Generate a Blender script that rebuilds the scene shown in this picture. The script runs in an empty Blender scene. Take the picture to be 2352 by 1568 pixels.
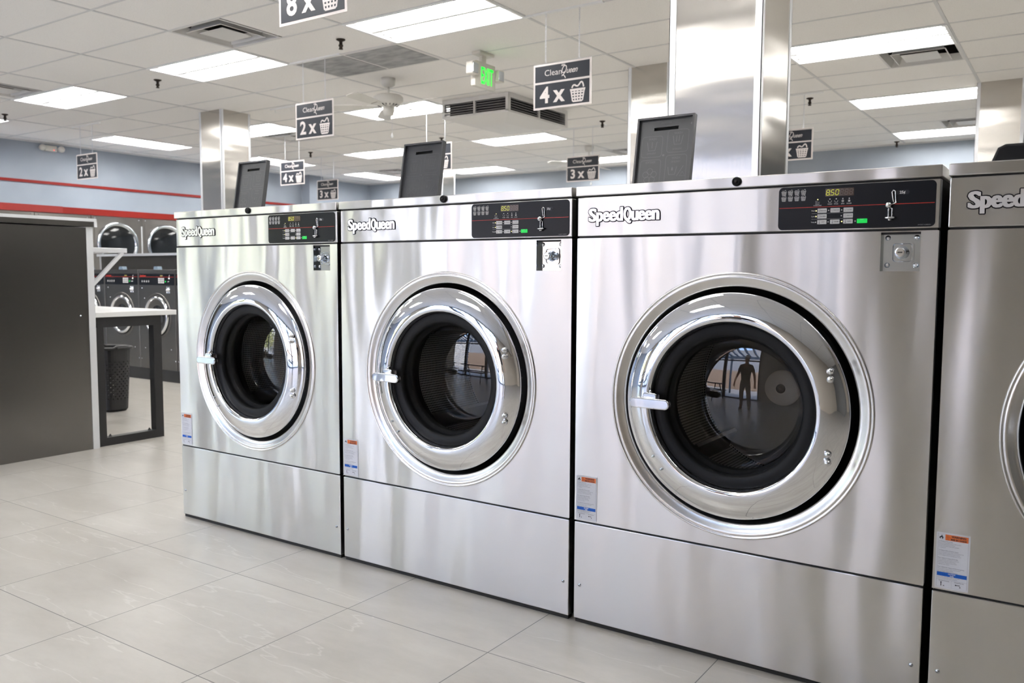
import bpy, bmesh, math, random
from mathutils import Vector, Matrix
random.seed(7)
S = bpy.context.scene
C = S.collection
PI = math.pi

# ------------------------------------------------------------------ camera
W = 1.08                      # washer pitch
cam_d = bpy.data.cameras.new('camera')
cam = bpy.data.objects.new('camera', cam_d); C.objects.link(cam)
S.camera = cam
cam_d.sensor_width = 36.0
cam_d.lens = 1935.76 / 2352 * 36.0
cam_d.clip_start = 0.02; cam_d.clip_end = 500
yaw, pitch, roll = -0.5965, -0.0791, 0.0047
f = Vector((math.sin(yaw)*math.cos(pitch), math.cos(yaw)*math.cos(pitch), math.sin(pitch)))
r0 = Vector((math.cos(yaw), -math.sin(yaw), 0)); u0 = r0.cross(f)
r = math.cos(roll)*r0 + math.sin(roll)*u0; u = -math.sin(roll)*r0 + math.cos(roll)*u0
M = Matrix((r, u, -f)).transposed().to_4x4()
M.translation = Vector((3.2743*W, -2.2255*W, 1.0782*W))
cam.matrix_world = M
cam_d.dof.use_dof = True
cam_d.dof.focus_distance = 2.9
cam_d.dof.aperture_fstop = 5.0

# ------------------------------------------------------------------ world, sun, exposure
wd = bpy.data.worlds.new('world'); S.world = wd; wd.use_nodes = True
nt = wd.node_tree; nt.nodes.clear()
wo = nt.nodes.new('ShaderNodeOutputWorld'); bg = nt.nodes.new('ShaderNodeBackground')
sk = nt.nodes.new('ShaderNodeTexSky'); sk.sky_type = 'NISHITA'; sk.sun_disc = False; sk.air_density = .7; sk.dust_density = 1.6; sk.ozone_density = .6
sk.sun_elevation = math.radians(48); sk.sun_rotation = math.radians(25)
bg.inputs['Strength'].default_value = 1.5
nt.links.new(sk.outputs[0], bg.inputs[0]); nt.links.new(bg.outputs[0], wo.inputs[0])
sun_d = bpy.data.lights.new('sun', 'SUN'); sun_d.energy = 4.0; sun_d.angle = math.radians(.6); sun_d.color = (1, .95, .88)
sun = bpy.data.objects.new('sun', sun_d); C.objects.link(sun)
sun.rotation_euler = (math.radians(-40), 0, math.radians(-25)); sun.location = (0, -12, 12)
S.view_settings.view_transform = 'Standard'; S.view_settings.look = 'None'
S.view_settings.exposure = 1.2; S.view_settings.gamma = 1.0; S.view_settings.use_curve_mapping = False
TUBE = 14                   # brightness of the fluorescent tubes
S.cycles.max_bounces = 10; S.cycles.diffuse_bounces = 5; S.cycles.glossy_bounces = 6
S.cycles.transparent_max_bounces = 12; S.cycles.sample_clamp_indirect = 6.0
S.cycles.caustics_reflective = True; S.cycles.caustics_refractive = False

# ------------------------------------------------------------------ materials
MATS = {}
def mat(name, col, metal=0.0, rough=0.5, emit=None, estr=0.0, spec=0.5, coat=0.0):
    if name in MATS: return MATS[name]
    m = bpy.data.materials.new(name); m.use_nodes = True
    b = m.node_tree.nodes['Principled BSDF']
    b.inputs['Base Color'].default_value = (*col, 1)
    b.inputs['Metallic'].default_value = metal; b.inputs['Roughness'].default_value = rough
    b.inputs['Specular IOR Level'].default_value = spec
    b.inputs['Coat Weight'].default_value = coat
    if emit:
        b.inputs['Emission Color'].default_value = (*emit, 1); b.inputs['Emission Strength'].default_value = estr
    MATS[name] = m
    return m
def N(m, t, **kw):
    n = m.node_tree.nodes.new(t)
    for k, v in kw.items(): setattr(n, k, v)
    return n
def L(m, a, b): m.node_tree.links.new(a, b)
def bsdf(m): return m.node_tree.nodes['Principled BSDF']
def coords(m, scale, rnd=True):
    tc = N(m, 'ShaderNodeTexCoord'); mp = N(m, 'ShaderNodeMapping')
    mp.inputs['Scale'].default_value = scale
    if rnd:
        oi = N(m, 'ShaderNodeObjectInfo'); ad = N(m, 'ShaderNodeVectorMath', operation='ADD')
        ml = N(m, 'ShaderNodeMath', operation='MULTIPLY'); ml.inputs[1].default_value = 37.0
        L(m, oi.outputs['Random'], ml.inputs[0]); L(m, tc.outputs['Object'], ad.inputs[0]); L(m, ml.outputs[0], ad.inputs[1])
        L(m, ad.outputs[0], mp.inputs['Vector'])
    else:
        L(m, tc.outputs['Object'], mp.inputs['Vector'])
    return mp.outputs[0]

def steel(name, base, rough, ripple=(4.5, 4.5, .7), amp=.0012, grain=(2, 2, 420), aniso=.75, gstr=.04, rot=.25):
    m = mat(name, base, 1.0, rough)
    b = bsdf(m)
    v = coords(m, ripple); n1 = N(m, 'ShaderNodeTexNoise'); n1.inputs['Scale'].default_value = 1.0; n1.inputs['Detail'].default_value = 1.2
    n1.inputs['Roughness'].default_value = .35
    L(m, v, n1.inputs['Vector'])
    bp = N(m, 'ShaderNodeBump'); bp.inputs['Strength'].default_value = 1.0; bp.inputs['Distance'].default_value = amp
    L(m, n1.outputs[0], bp.inputs['Height'])
    L(m, bp.outputs[0], b.inputs['Normal'])
    v2 = coords(m, grain, False); n2 = N(m, 'ShaderNodeTexNoise'); n2.inputs['Scale'].default_value = 1.0; n2.inputs['Detail'].default_value = 2
    L(m, v2, n2.inputs['Vector'])
    mr = N(m, 'ShaderNodeMapRange'); mr.inputs['To Min'].default_value = rough-gstr; mr.inputs['To Max'].default_value = rough+gstr
    L(m, n2.outputs[0], mr.inputs[0]); L(m, mr.outputs[0], b.inputs['Roughness'])
    b.inputs['Anisotropic'].default_value = aniso
    tg = N(m, 'ShaderNodeTangent', direction_type='RADIAL', axis='Z'); L(m, tg.outputs[0], b.inputs['Tangent']); b.inputs['Anisotropic Rotation'].default_value = rot
    return m

M_steel = steel('brushed_steel', (.655, .645, .625), .29, ripple=(5.5, 5.5, .9), amp=.024, aniso=.85, gstr=.012)
M_steel_col = steel('column_steel', (.56, .535, .50), .22, ripple=(1.2, 1.2, 6), amp=.006, grain=(300, 300, 2), aniso=.7, rot=0)
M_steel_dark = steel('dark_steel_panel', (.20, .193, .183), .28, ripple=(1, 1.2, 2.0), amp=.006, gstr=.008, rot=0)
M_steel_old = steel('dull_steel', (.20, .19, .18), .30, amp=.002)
M_stamp = steel('stamped_steel', (.80, .785, .76), .27, amp=.0004, aniso=.2, gstr=.0)
M_chrome = mat('chrome', (.86, .87, .89), 1.0, .035)
_m = M_chrome; _v = coords(_m, (9, 9, 9)); _n = N(_m, 'ShaderNodeTexNoise'); _n.inputs['Scale'].default_value = 1; L(_m, _v, _n.inputs['Vector'])
_b = N(_m, 'ShaderNodeBump'); _b.inputs['Distance'].default_value = .0012; _b.inputs['Strength'].default_value = 1; L(_m, _n.outputs[0], _b.inputs['Height']); L(_m, _b.outputs[0], bsdf(_m).inputs['Normal'])
M_zinc = mat('zinc_plate', (.60, .65, .70), 1.0, .12)
M_alu = mat('aluminium_trim', (.78, .80, .83), .55, .38)
M_rubber = mat('black_rubber', (.009, .0095, .011), 0, .5, spec=.25)
M_black = mat('black_enamel', (.012, .012, .013), 0, .4)
M_darkcab = mat('dark_cabinet', (.02, .019, .018), 0, .6)
M_void = mat('dark_void', (.004, .004, .004), 0, .9)
M_panel = mat('control_film', (.008, .010, .014), 0, .28, spec=.22)
M_white = mat('white_print', (.75, .75, .75), 0, .5)
M_white2 = mat('badge_white', (.93, .93, .94), .6, .3)
M_navy = mat('badge_outline', (.012, .013, .03), 0, .3)
M_red = mat('red_line', (.62, .035, .02), 0, .4)
M_btn = mat('white_button', (.72, .72, .72), 0, .4)
M_green = mat('green_button', (.0, .55, .07), 0, .35, emit=(0, 1, .12), estr=.15)
M_disp = mat('display_window', (.10, .065, .05), 0, .15)
M_seg_on = mat('lit_digit', (.7, .75, .05), 0, .4, emit=(.80, .85, .02), estr=.35)
M_seg_off = mat('unlit_digit', (.20, .15, .125), 0, .4)
M_led = mat('lit_lamp', (.8, .75, .4), 0, .4, emit=(1, .9, .3), estr=.8)
M_grey = mat('grey_print', (.28, .29, .31), 0, .5)
M_paper = mat('sticker_paper', (.74, .75, .80), 0, .45)
M_ink = mat('black_ink', (.02, .02, .035), 0, .5)
M_inkg = mat('grey_ink', (.22, .22, .27), 0, .5)
M_orange = mat('orange_print', (.85, .19, .04), 0, .5)
M_blue = mat('blue_print', (.0, .11, .55), 0, .5)
M_flap = mat('grey_plastic', (.045, .047, .052), 0, .38)
M_flap2 = mat('grey_plastic_lit', (.075, .078, .085), 0, .28)  # paler copy of the flap plastic: light on the embossing put into the colour
M_cream = mat('cream_plastic', (.66, .64, .58), 0, .35)
M_fanwhite = mat('fan_white', (.68, .67, .63), 0, .3)
M_signdark = mat('sign_slate', (.022, .026, .035), 0, .4, spec=.3)
M_signlight = mat('sign_silver', (.68, .63, .61), .1, .35)
M_chain = mat('chain_white', (.68, .70, .74), .3, .35)
M_dark_br = mat('dark_bronze', (.035, .025, .018), .6, .45)
M_tee = mat('ceiling_tee', (.66, .665, .66), 0, .5)
M_pan = mat('fixture_white', (.85, .86, .86), 0, .5)
M_tube = mat('tube_glow', (1, 1, 1), 0, .5, emit=(1, .975, .94), estr=TUBE)
M_vent = mat('vent_white', (.70, .69, .67), 0, .45)
M_slat = mat('grey_slat', (.16, .155, .16), 0, .5)
M_duct = mat('duct_dark', (.03, .025, .02), .3, .6)
M_table = mat('table_laminate', (.66, .665, .66), 0, .35)
M_exitg = mat('exit_green', (0, .7, .05), 0, .4, emit=(.0, 1, .02), estr=1.0)
M_door_blk = mat('dryer_glass', (.012, .014, .016), 0, .06)

def noisecol(m, scale, c1, c2, detail=3, rough=None, lo=.35, hi=.65):
    v = coords(m, scale, False); n = N(m, 'ShaderNodeTexNoise'); n.inputs['Scale'].default_value = 1; n.inputs['Detail'].default_value = detail
    L(m, v, n.inputs['Vector'])
    cr = N(m, 'ShaderNodeValToRGB'); cr.color_ramp.elements[0].position = lo; cr.color_ramp.elements[1].position = hi
    cr.color_ramp.elements[0].color = (*c1, 1); cr.color_ramp.elements[1].color = (*c2, 1)
    L(m, n.outputs[0], cr.inputs[0]); L(m, cr.outputs[0], bsdf(m).inputs['Base Color'])
    return cr
M_ceil = mat('ceiling_tile', (.72, .71, .69), 0, .9)
noisecol(M_ceil, (130, 130, 130), (.76, .745, .725), (.89, .875, .85), 4, lo=.30, hi=.42)
M_ret = mat('return_grille', (.34, .345, .35), .2, .6)
noisecol(M_ret, (6, 14, 6), (.26, .265, .27), (.42, .425, .43), 4)
M_wall = mat('wall_paint', (.52, .56, .62), 0, .8)
noisecol(M_wall, (2, 2, 2), (.30, .34, .395), (.335, .375, .43), 2)
M_wallred = mat('red_paint', (.24, .010, .006), 0, .5, spec=.3)
M_wallred2 = mat('red_paint_faded', (.30, .032, .028), 0, .5, spec=.3)
M_wall_dark = mat('wall_taupe', (.64, .58, .50), 0, .8)
M_wall_side = mat('wall_charcoal', (.22, .215, .21), 0, .8)

# floor tiles
M_floor = mat('floor_tile', (.6, .59, .56), 0, .3)
def make_floor():
    m = M_floor; b = bsdf(m)
    tc = N(m, 'ShaderNodeTexCoord'); sp = N(m, 'ShaderNodeSeparateXYZ'); L(m, tc.outputs['Object'], sp.inputs[0])
    def mth(op, a, b2=None):
        n = N(m, 'ShaderNodeMath', operation=op)
        for i, x in enumerate((a, b2)):
            if x is None: continue
            if isinstance(x, (int, float)): n.inputs[i].default_value = x
            else: L(m, x, n.inputs[i])
        return n.outputs[0]
    T = .603
    gx = mth('DIVIDE', mth('ADD', sp.outputs[0], .351), T); gy = mth('DIVIDE', mth('ADD', sp.outputs[1], .357), T*.999)
    def line(g):
        a = mth('ABSOLUTE', mth('SUBTRACT', mth('FRACT', mth('ADD', g, .5)), .5))
        return mth('LESS_THAN', a, .0016/T)
    ln = mth('MAXIMUM', line(gx), line(gy))
    ix = mth('FLOOR', gx); iy = mth('FLOOR', gy)
    cb = N(m, 'ShaderNodeCombineXYZ'); L(m, ix, cb.inputs[0]); L(m, iy, cb.inputs[1])
    wn = N(m, 'ShaderNodeTexWhiteNoise'); L(m, cb.outputs[0], wn.inputs['Vector'])
    off = N(m, 'ShaderNodeVectorMath', operation='MULTIPLY'); L(m, wn.outputs['Color'], off.inputs[0]); off.inputs[1].default_value = (30, 30, 30)
    ad = N(m, 'ShaderNodeVectorMath', operation='ADD'); L(m, tc.outputs['Object'], ad.inputs[0]); L(m, off.outputs[0], ad.inputs[1])
    mp = N(m, 'ShaderNodeMapping'); mp.inputs['Scale'].default_value = (2.2, 6, 1); mp.inputs['Rotation'].default_value = (0, 0, .25); L(m, ad.outputs[0], mp.inputs[0])
    n1 = N(m, 'ShaderNodeTexNoise'); n1.inputs['Scale'].default_value = 1.0; n1.inputs['Detail'].default_value = 6; n1.inputs['Roughness'].default_value = .65; L(m, mp.outputs[0], n1.inputs['Vector'])
    cr = N(m, 'ShaderNodeValToRGB'); e = cr.color_ramp.elements
    e[0].position = .30; e[0].color = (.36, .338, .305, 1); e[1].position = .66; e[1].color = (.45, .428, .392, 1)
    L(m, n1.outputs[0], cr.inputs[0])
    # veins
    mp2 = N(m, 'ShaderNodeMapping'); mp2.inputs['Scale'].default_value = (.55, 3.2, 1); mp2.inputs['Rotation'].default_value = (0, 0, .35); L(m, ad.outputs[0], mp2.inputs[0])
    n2 = N(m, 'ShaderNodeTexNoise'); n2.inputs['Scale'].default_value = 1.0; n2.inputs['Detail'].default_value = 7; n2.inputs['Roughness'].default_value = .5; L(m, mp2.outputs[0], n2.inputs['Vector'])
    d = mth('ABSOLUTE', mth('SUBTRACT', n2.outputs[0], .5))
    vein = N(m, 'ShaderNodeMapRange'); vein.inputs['From Min'].default_value = .001; vein.inputs['From Max'].default_value = .0045; vein.inputs['To Min'].default_value = .45; vein.inputs['To Max'].default_value = 0
    L(m, d, vein.inputs[0])
    mx = N(m, 'ShaderNodeMixRGB'); L(m, vein.outputs[0], mx.inputs[0]); L(m, cr.outputs[0], mx.inputs[1]); mx.inputs[2].default_value = (.56, .54, .505, 1)
    mx2 = N(m, 'ShaderNodeMixRGB'); L(m, ln, mx2.inputs[0]); L(m, mx.outputs[0], mx2.inputs[1]); mx2.inputs[2].default_value = (.11, .105, .10, 1)
    L(m, mx2.outputs[0], b.inputs['Base Color'])
    rr = N(m, 'ShaderNodeMapRange'); rr.inputs['To Min'].default_value = .24; rr.inputs['To Max'].default_value = .42; L(m, n1.outputs[0], rr.inputs[0]); L(m, rr.outputs[0], b.inputs['Roughness'])
make_floor()

# drum: perforated steel
M_drum = mat('drum_steel', (.30, .29, .28), 1.0, .3)
def make_drum():
    m = M_drum; b = bsdf(m)
    tc = N(m, 'ShaderNodeTexCoord'); sp = N(m, 'ShaderNodeSeparateXYZ'); L(m, tc.outputs['Object'], sp.inputs[0])
    at = N(m, 'ShaderNodeMath', operation='ARCTAN2'); L(m, sp.outputs[0], at.inputs[0]); L(m, sp.outputs[2], at.inputs[1])
    ml = N(m, 'ShaderNodeMath', operation='MULTIPLY'); L(m, at.outputs[0], ml.inputs[0]); ml.inputs[1].default_value = .29
    cb = N(m, 'ShaderNodeCombineXYZ'); L(m, ml.outputs[0], cb.inputs[0]); L(m, sp.outputs[1], cb.inputs[1])
    vo = N(m, 'ShaderNodeTexVoronoi'); vo.inputs['Scale'].default_value = 105; vo.inputs['Randomness'].default_value = 0; L(m, cb.outputs[0], vo.inputs['Vector'])
    cr = N(m, 'ShaderNodeValToRGB'); cr.color_ramp.elements[0].position = .30; cr.color_ramp.elements[0].color = (.005, .005, .005, 1)
    cr.color_ramp.elements[1].position = .36; cr.color_ramp.elements[1].color = (.34, .33, .32, 1)
    L(m, vo.outputs['Distance'], cr.inputs[0]); L(m, cr.outputs[0], b.inputs['Base Color'])
make_drum()

# door glass: thin clear sheet that reflects by Fresnel
def glass_mat(name, tint, ior=1.55):
    m = bpy.data.materials.new(name); m.use_nodes = True; m.node_tree.nodes.clear()
    o = N(m, 'ShaderNodeOutputMaterial'); mi = N(m, 'ShaderNodeMixShader'); t = N(m, 'ShaderNodeBsdfTransparent'); g = N(m, 'ShaderNodeBsdfGlossy'); fr = N(m, 'ShaderNodeFresnel')
    t.inputs[0].default_value = (*tint, 1); g.inputs['Roughness'].default_value = 0.0; g.inputs['Color'].default_value = (1, 1, 1, 1); 
    ge = N(m, 'ShaderNodeNewGeometry'); mr = N(m, 'ShaderNodeMapRange'); mr.inputs['To Min'].default_value = ior; mr.inputs['To Max'].default_value = 1/ior
    L(m, ge.outputs['Backfacing'], mr.inputs[0]); L(m, mr.outputs[0], fr.inputs['IOR'])
    L(m, fr.outputs[0], mi.inputs[0]); L(m, t.outputs[0], mi.inputs[1]); L(m, g.outputs[0], mi.inputs[2]); L(m, mi.outputs[0], o.inputs[0])
    MATS[name] = m
    return m
M_glass = glass_mat('door_glass', (.95, .955, .96), 1.7)
M_glass_rim = glass_mat('door_glass_rim', (.9, .9, .9), 1.28)
M_pane = glass_mat('window_glass', (.93, .95, .95), 1.45)

# ------------------------------------------------------------------ mesh helpers
class MB:
    def __init__(s): s.v = []; s.f = []; s.m = []; s.sm = []; s.mats = []
    def mi(s, m):
        if m not in s.mats: s.mats.append(m)
        return s.mats.index(m)
    def add(s, vs, fs, m, smooth=False):
        o = len(s.v); s.v += [tuple(x) for x in vs]; k = s.mi(m)
        for q in fs: s.f.append([i+o for i in q]); s.m.append(k); s.sm.append(smooth)
    def box(s, x0, x1, y0, y1, z0, z1, m, skip=''):
        v = [(x, y, z) for x in (x0, x1) for y in (y0, y1) for z in (z0, z1)]
        fs = dict(l=(0, 1, 3, 2), r=(4, 6, 7, 5), f=(0, 4, 5, 1), b=(2, 3, 7, 6), d=(0, 2, 6, 4), u=(1, 5, 7, 3))
        s.add(v, [q for k, q in fs.items() if k not in skip], m)
    def lathe(s, prof, c, m, axis='y', n=64, smooth=True, close=False):
        vs = []; fs = []; P = len(prof)
        for i in range(n):
            a = 2*PI*i/n; ca, sa = math.cos(a), math.sin(a)
            for rr, t in prof:
                if axis == 'y': vs.append((c[0]+rr*ca, c[1]+t, c[2]+rr*sa))
                elif axis == 'z': vs.append((c[0]+rr*ca, c[1]+rr*sa, c[2]+t))
                else: vs.append((c[0]+t, c[1]+rr*ca, c[2]+rr*sa))
        for i in range(n):
            j = (i+1) % n
            for k in range(P-1 if not close else P):
                k2 = (k+1) % P
                q = [i*P+k, j*P+k, j*P+k2, i*P+k2]
                if axis == 'y': q = q[::-1]
                fs.append(q)
        s.add(vs, fs, m, smooth)
    def cyl(s, p0, p1, rad, m, n=16, r1=None, caps=True, smooth=True):
        p0, p1 = Vector(p0), Vector(p1); d = (p1-p0).normalized()
        a = d.orthogonal().normalized(); b = d.cross(a); r1 = rad if r1 is None else r1
        vs = [p0+rad*(math.cos(t)*a+math.sin(t)*b) for t in [2*PI*i/n for i in range(n)]]
        vs += [p1+r1*(math.cos(t)*a+math.sin(t)*b) for t in [2*PI*i/n for i in range(n)]]
        s.add(vs, [(i, (i+1) % n, n+(i+1) % n, n+i) for i in range(n)], m, smooth)
        if caps: s.add(vs, [tuple(range(n))[::-1], tuple(range(n, 2*n))], m)
    def tube(s, path, rad, m, n=8, closed=False, smooth=True):
        P = [Vector(p) for p in path]; K = len(P); rings = []; prev = None
        for i in range(K):
            if closed: d = (P[(i+1) % K]-P[i-1]).normalized()
            else: d = (P[min(i+1, K-1)]-P[max(i-1, 0)]).normalized()
            if prev is None: a = d.orthogonal().normalized()
            else:
                a = prev - d*prev.dot(d); a.normalize()
            prev = a; b = d.cross(a)
            rr = rad[i] if isinstance(rad, (list, tuple)) else rad
            rings += [P[i]+rr*(math.cos(2*PI*j/n)*a+math.sin(2*PI*j/n)*b) for j in range(n)]
        fs = []
        for i in range(K if closed else K-1):
            i2 = (i+1) % K
            for j in range(n): fs.append((i*n+j, i*n+(j+1) % n, i2*n+(j+1) % n, i2*n+j))
        if not closed: fs += [tuple(range(n))[::-1], tuple(range((K-1)*n, K*n))]
        s.add(rings, fs, m, smooth)
    def extrude(s, pts, mp, d0, d1, m, smooth=False):
        """closed 2d outline -> solid; mp(u,v,d)->3d"""
        n = len(pts)
        s.add([mp(a, b, d0) for a, b in pts]+[mp(a, b, d1) for a, b in pts],
              [tuple(range(n)), tuple(range(n, 2*n))[::-1]], m)
        s.add([mp(a, b, d0) for a, b in pts]+[mp(a, b, d1) for a, b in pts],
              [(i, n+i, n+(i+1) % n, (i+1) % n) for i in range(n)], m, smooth)
    def poly(s, pts, mp, d, m): s.add([mp(a, b, d) for a, b in pts], [tuple(range(len(pts)))], m)
    def stroke(s, pts, w, mp, d, m, closed=False):
        K = len(pts); P = [Vector(p) for p in pts]; A = []; B = []
        for i in range(K):
            if closed: t = (P[(i+1) % K]-P[i-1])
            else: t = (P[min(i+1, K-1)]-P[max(i-1, 0)])
            t.normalize(); nn = Vector((-t.y, t.x))*w/2
            A.append(P[i]+nn); B.append(P[i]-nn)
        vs = [mp(p.x, p.y, d) for p in A]+[mp(p.x, p.y, d) for p in B]
        s.add(vs, [(i, (i+1) % K, K+(i+1) % K, K+i) for i in range(K if closed else K-1)], m)
    def text(s, txt, u, v, h, mp, d, m, align='c', off=0.0, sx=1.0, shear=0.0, gap=1.0):
        vs, fs, (x0, x1) = text_geo(txt, off, shear, gap)
        w = (x1-x0)*h*sx
        du = u - (x0*h*sx + (w/2 if align == 'c' else 0))
        s.add([mp(du+a*h*sx, v+b*h, d) for a, b in vs], fs, m)
        return w
    def build(s, name, parent=None, loc=(0, 0, 0), bevel=0, weld=False):
        me = bpy.data.meshes.new(name); me.from_pydata(s.v, [], s.f)
        for m in s.mats: me.materials.append(m)
        me.polygons.foreach_set('material_index', s.m); me.polygons.foreach_set('use_smooth', s.sm)
        me.update()
        if weld or bevel:
            bm = bmesh.new(); bm.from_mesh(me); bmesh.ops.remove_doubles(bm, verts=bm.verts, dist=1e-5)
            bmesh.ops.recalc_face_normals(bm, faces=bm.faces); bm.to_mesh(me); bm.free()
        o = bpy.data.objects.new(name, me); C.objects.link(o); o.location = loc
        if parent is not None: o.parent = parent
        if bevel:
            b = o.modifiers.new('bevel', 'BEVEL'); b.width = bevel; b.segments = 2; b.limit_method = 'ANGLE'; b.angle_limit = math.radians(50)
        return o

_tc = {}
def text_geo(txt, off, shear, gap=1.0):
    k = (txt, off, shear, gap)
    if k in _tc: return _tc[k]
    cu = bpy.data.curves.new('t', 'FONT'); cu.body = txt; cu.size = 1.0; cu.offset = off; cu.shear = shear; cu.resolution_u = 3
    cu.space_character = gap
    ob = bpy.data.objects.new('t', cu)
    me = bpy.data.meshes.new_from_object(ob)
    vs = [(v.co.x, v.co.y) for v in me.vertices]; fs = [tuple(p.vertices) for p in me.polygons]
    bpy.data.objects.remove(ob); bpy.data.meshes.remove(me); bpy.data.curves.remove(cu)
    xs = [a for a, b in vs] or [0, 0]
    _tc[k] = (vs, fs, (min(xs), max(xs)))
    return _tc[k]

def FR(y0=0.0):      # graphics on a face that looks toward -y; d = distance in front of it
    return lambda a, b, d: (a, y0-d, b)
def rrect(x0, x1, z0, z1, rad, n=5):
    P = []
    for cx, cz, a0 in ((x1-rad, z1-rad, 0), (x0+rad, z1-rad, 90), (x0+rad, z0+rad, 180), (x1-rad, z0+rad, 270)):
        for i in range(n+1):
            a = math.radians(a0+90*i/n); P.append((cx+rad*math.cos(a), cz+rad*math.sin(a)))
    return P
def circ(cx, cz, rad, n=20): return [(cx+rad*math.cos(2*PI*i/n), cz+rad*math.sin(2*PI*i/n)) for i in range(n)]

def empty(name, label=None, cat=None, loc=(0, 0, 0), rz=0, group=None):
    o = bpy.data.objects.new(name, None); C.objects.link(o); o.location = loc; o.rotation_euler = (0, 0, rz); o.empty_display_size = .1
    if label: tag(o, label, cat, group)
    return o
def tag(o, label, cat, group=None):
    o['label'] = label; o['category'] = cat
    if group: o['group'] = group
    return o
def struct(o): o['kind'] = 'structure'; return o
def dup(root, loc, label, rz=None, group=None):
    mp = {}
    def cp(o, par):
        c = o.copy(); C.objects.link(c)
        if par is not None: c.parent = par
        for ch in KIDS.get(o.name, []): cp(ch, c)
        return c
    KIDS = {}
    for o in list(C.objects):
        if o.parent is not None: KIDS.setdefault(o.parent.name, []).append(o)
    r_ = cp(root, None); r_.location = loc
    if rz is not None: r_.rotation_euler = (0, 0, rz)
    r_['label'] = label
    if group: r_['group'] = group
    return r_

def basket(mb, cx, cz, w, mp, d, m, bars=5, tk=.085):
    """laundry basket pictogram"""
    h = w*1.02; t = w*tk
    top = cz+h*.22; bot = cz-h*.5
    mb.poly([(cx-w*.52, top-t*.2), (cx+w*.52, top-t*.2), (cx+w*.50, top-t*1.7), (cx-w*.50, top-t*1.7)], mp, d, m)
    for i in range(bars):
        k = i/(bars-1)-.5
        a = cx+k*w*.90; b = cx+k*w*.66
        mb.poly([(a-t/2, top-t), (a+t/2, top-t), (b+t/2, bot), (b-t/2, bot)], mp, d+.00002, m)
    for j in range(1, 4):
        q = j/4; zz = top-t*.8+(bot-top+t)*q; hw = w*(.47-.12*q)
        mb.poly([(cx-hw, zz+t/2), (cx+hw, zz+t/2), (cx+hw, zz-t/2), (cx-hw, zz-t/2)], mp, d+.00004, m)
    mb.poly([(cx-w*.36, bot+t*.6), (cx+w*.36, bot+t*.6), (cx+w*.30, bot-t*.6), (cx-w*.30, bot-t*.6)], mp, d+.00006, m)
    pts = [(-.38, .26), (-.34, .36), (-.27, .42), (-.18, .42), (-.10, .36), (0, .34), (.10, .42), (.20, .54), (.27, .56), (.33, .50), (.38, .38), (.40, .26)]
    mb.stroke([(cx+a*w, cz+b*w) for a, b in pts], t*1.1, mp, d+.00008, m)

# ------------------------------------------------------------------ room
H = 3.03
XL, XR, YB, YF = -8.95, 7.2, 10.65, -6.0
STORE_X = 1.5
b = MB(); b.add([(XL-.1, YF-.1, 0), (XR+.1, YF-.1, 0), (XR+.1, YB+.1, 0), (XL-.1, YB+.1, 0)], [(0, 1, 2, 3)], M_floor)
struct(b.build('floor'))
b = MB(); b.box(XL-.15, XL, YF, YB, 0, H+.35, M_wall); struct(b.build('wall_left'))
b = MB(); b.box(XL, XR, YB, YB+.15, 0, H+.35, M_wall); struct(b.build('wall_back'))
b = MB(); b.box(XR, XR+.15, YF, YB, 0, H+.35, M_wall_side); struct(b.build('wall_right'))
b = MB(); b.box(STORE_X, XR, YF-.2, YF, 0, H+.35, M_wall_dark); b.box(XL, STORE_X, YF-.2, YF, 2.85, H+.35, M_wall_dark); b.box(-5.96, -4.34, YF-.2, YF+.01, 0, 2.85, M_wall_dark); struct(b.build('wall_front'))
b = MB(); b.box(XL, XL+.22, 8.8, 9.15, 0, H, M_wall); struct(b.build('trim_1'))
b = MB(); b.box(XL, XL+.02, 1.5, YB, 2.435, 2.475, M_wallred); struct(b.build('trim_2'))
b = MB(); b.box(-8.30, -8.28, 3.86, YB, 1.985, 2.075, M_wallred); b.box(-8.30, -8.27, 1.0, 3.86, 1.985, 2.078, M_wallred2); b.box(XL, -8.30, 1.0, YB, 1.99, 2.072, M_wall); struct(b.build('trim_3'))
b = MB(); b.box(XL-.1, XR+.1, YF-.2, YB+.15, H+.35, H+.45, M_duct); struct(b.build('trim_4'))
b = MB(); b.box(XL, XL+.025, YF, YB, H-.02, H, M_tee); b.box(XL, XR, YB-.025, YB, H-.02, H, M_tee); struct(b.build('trim_5'))

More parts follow.
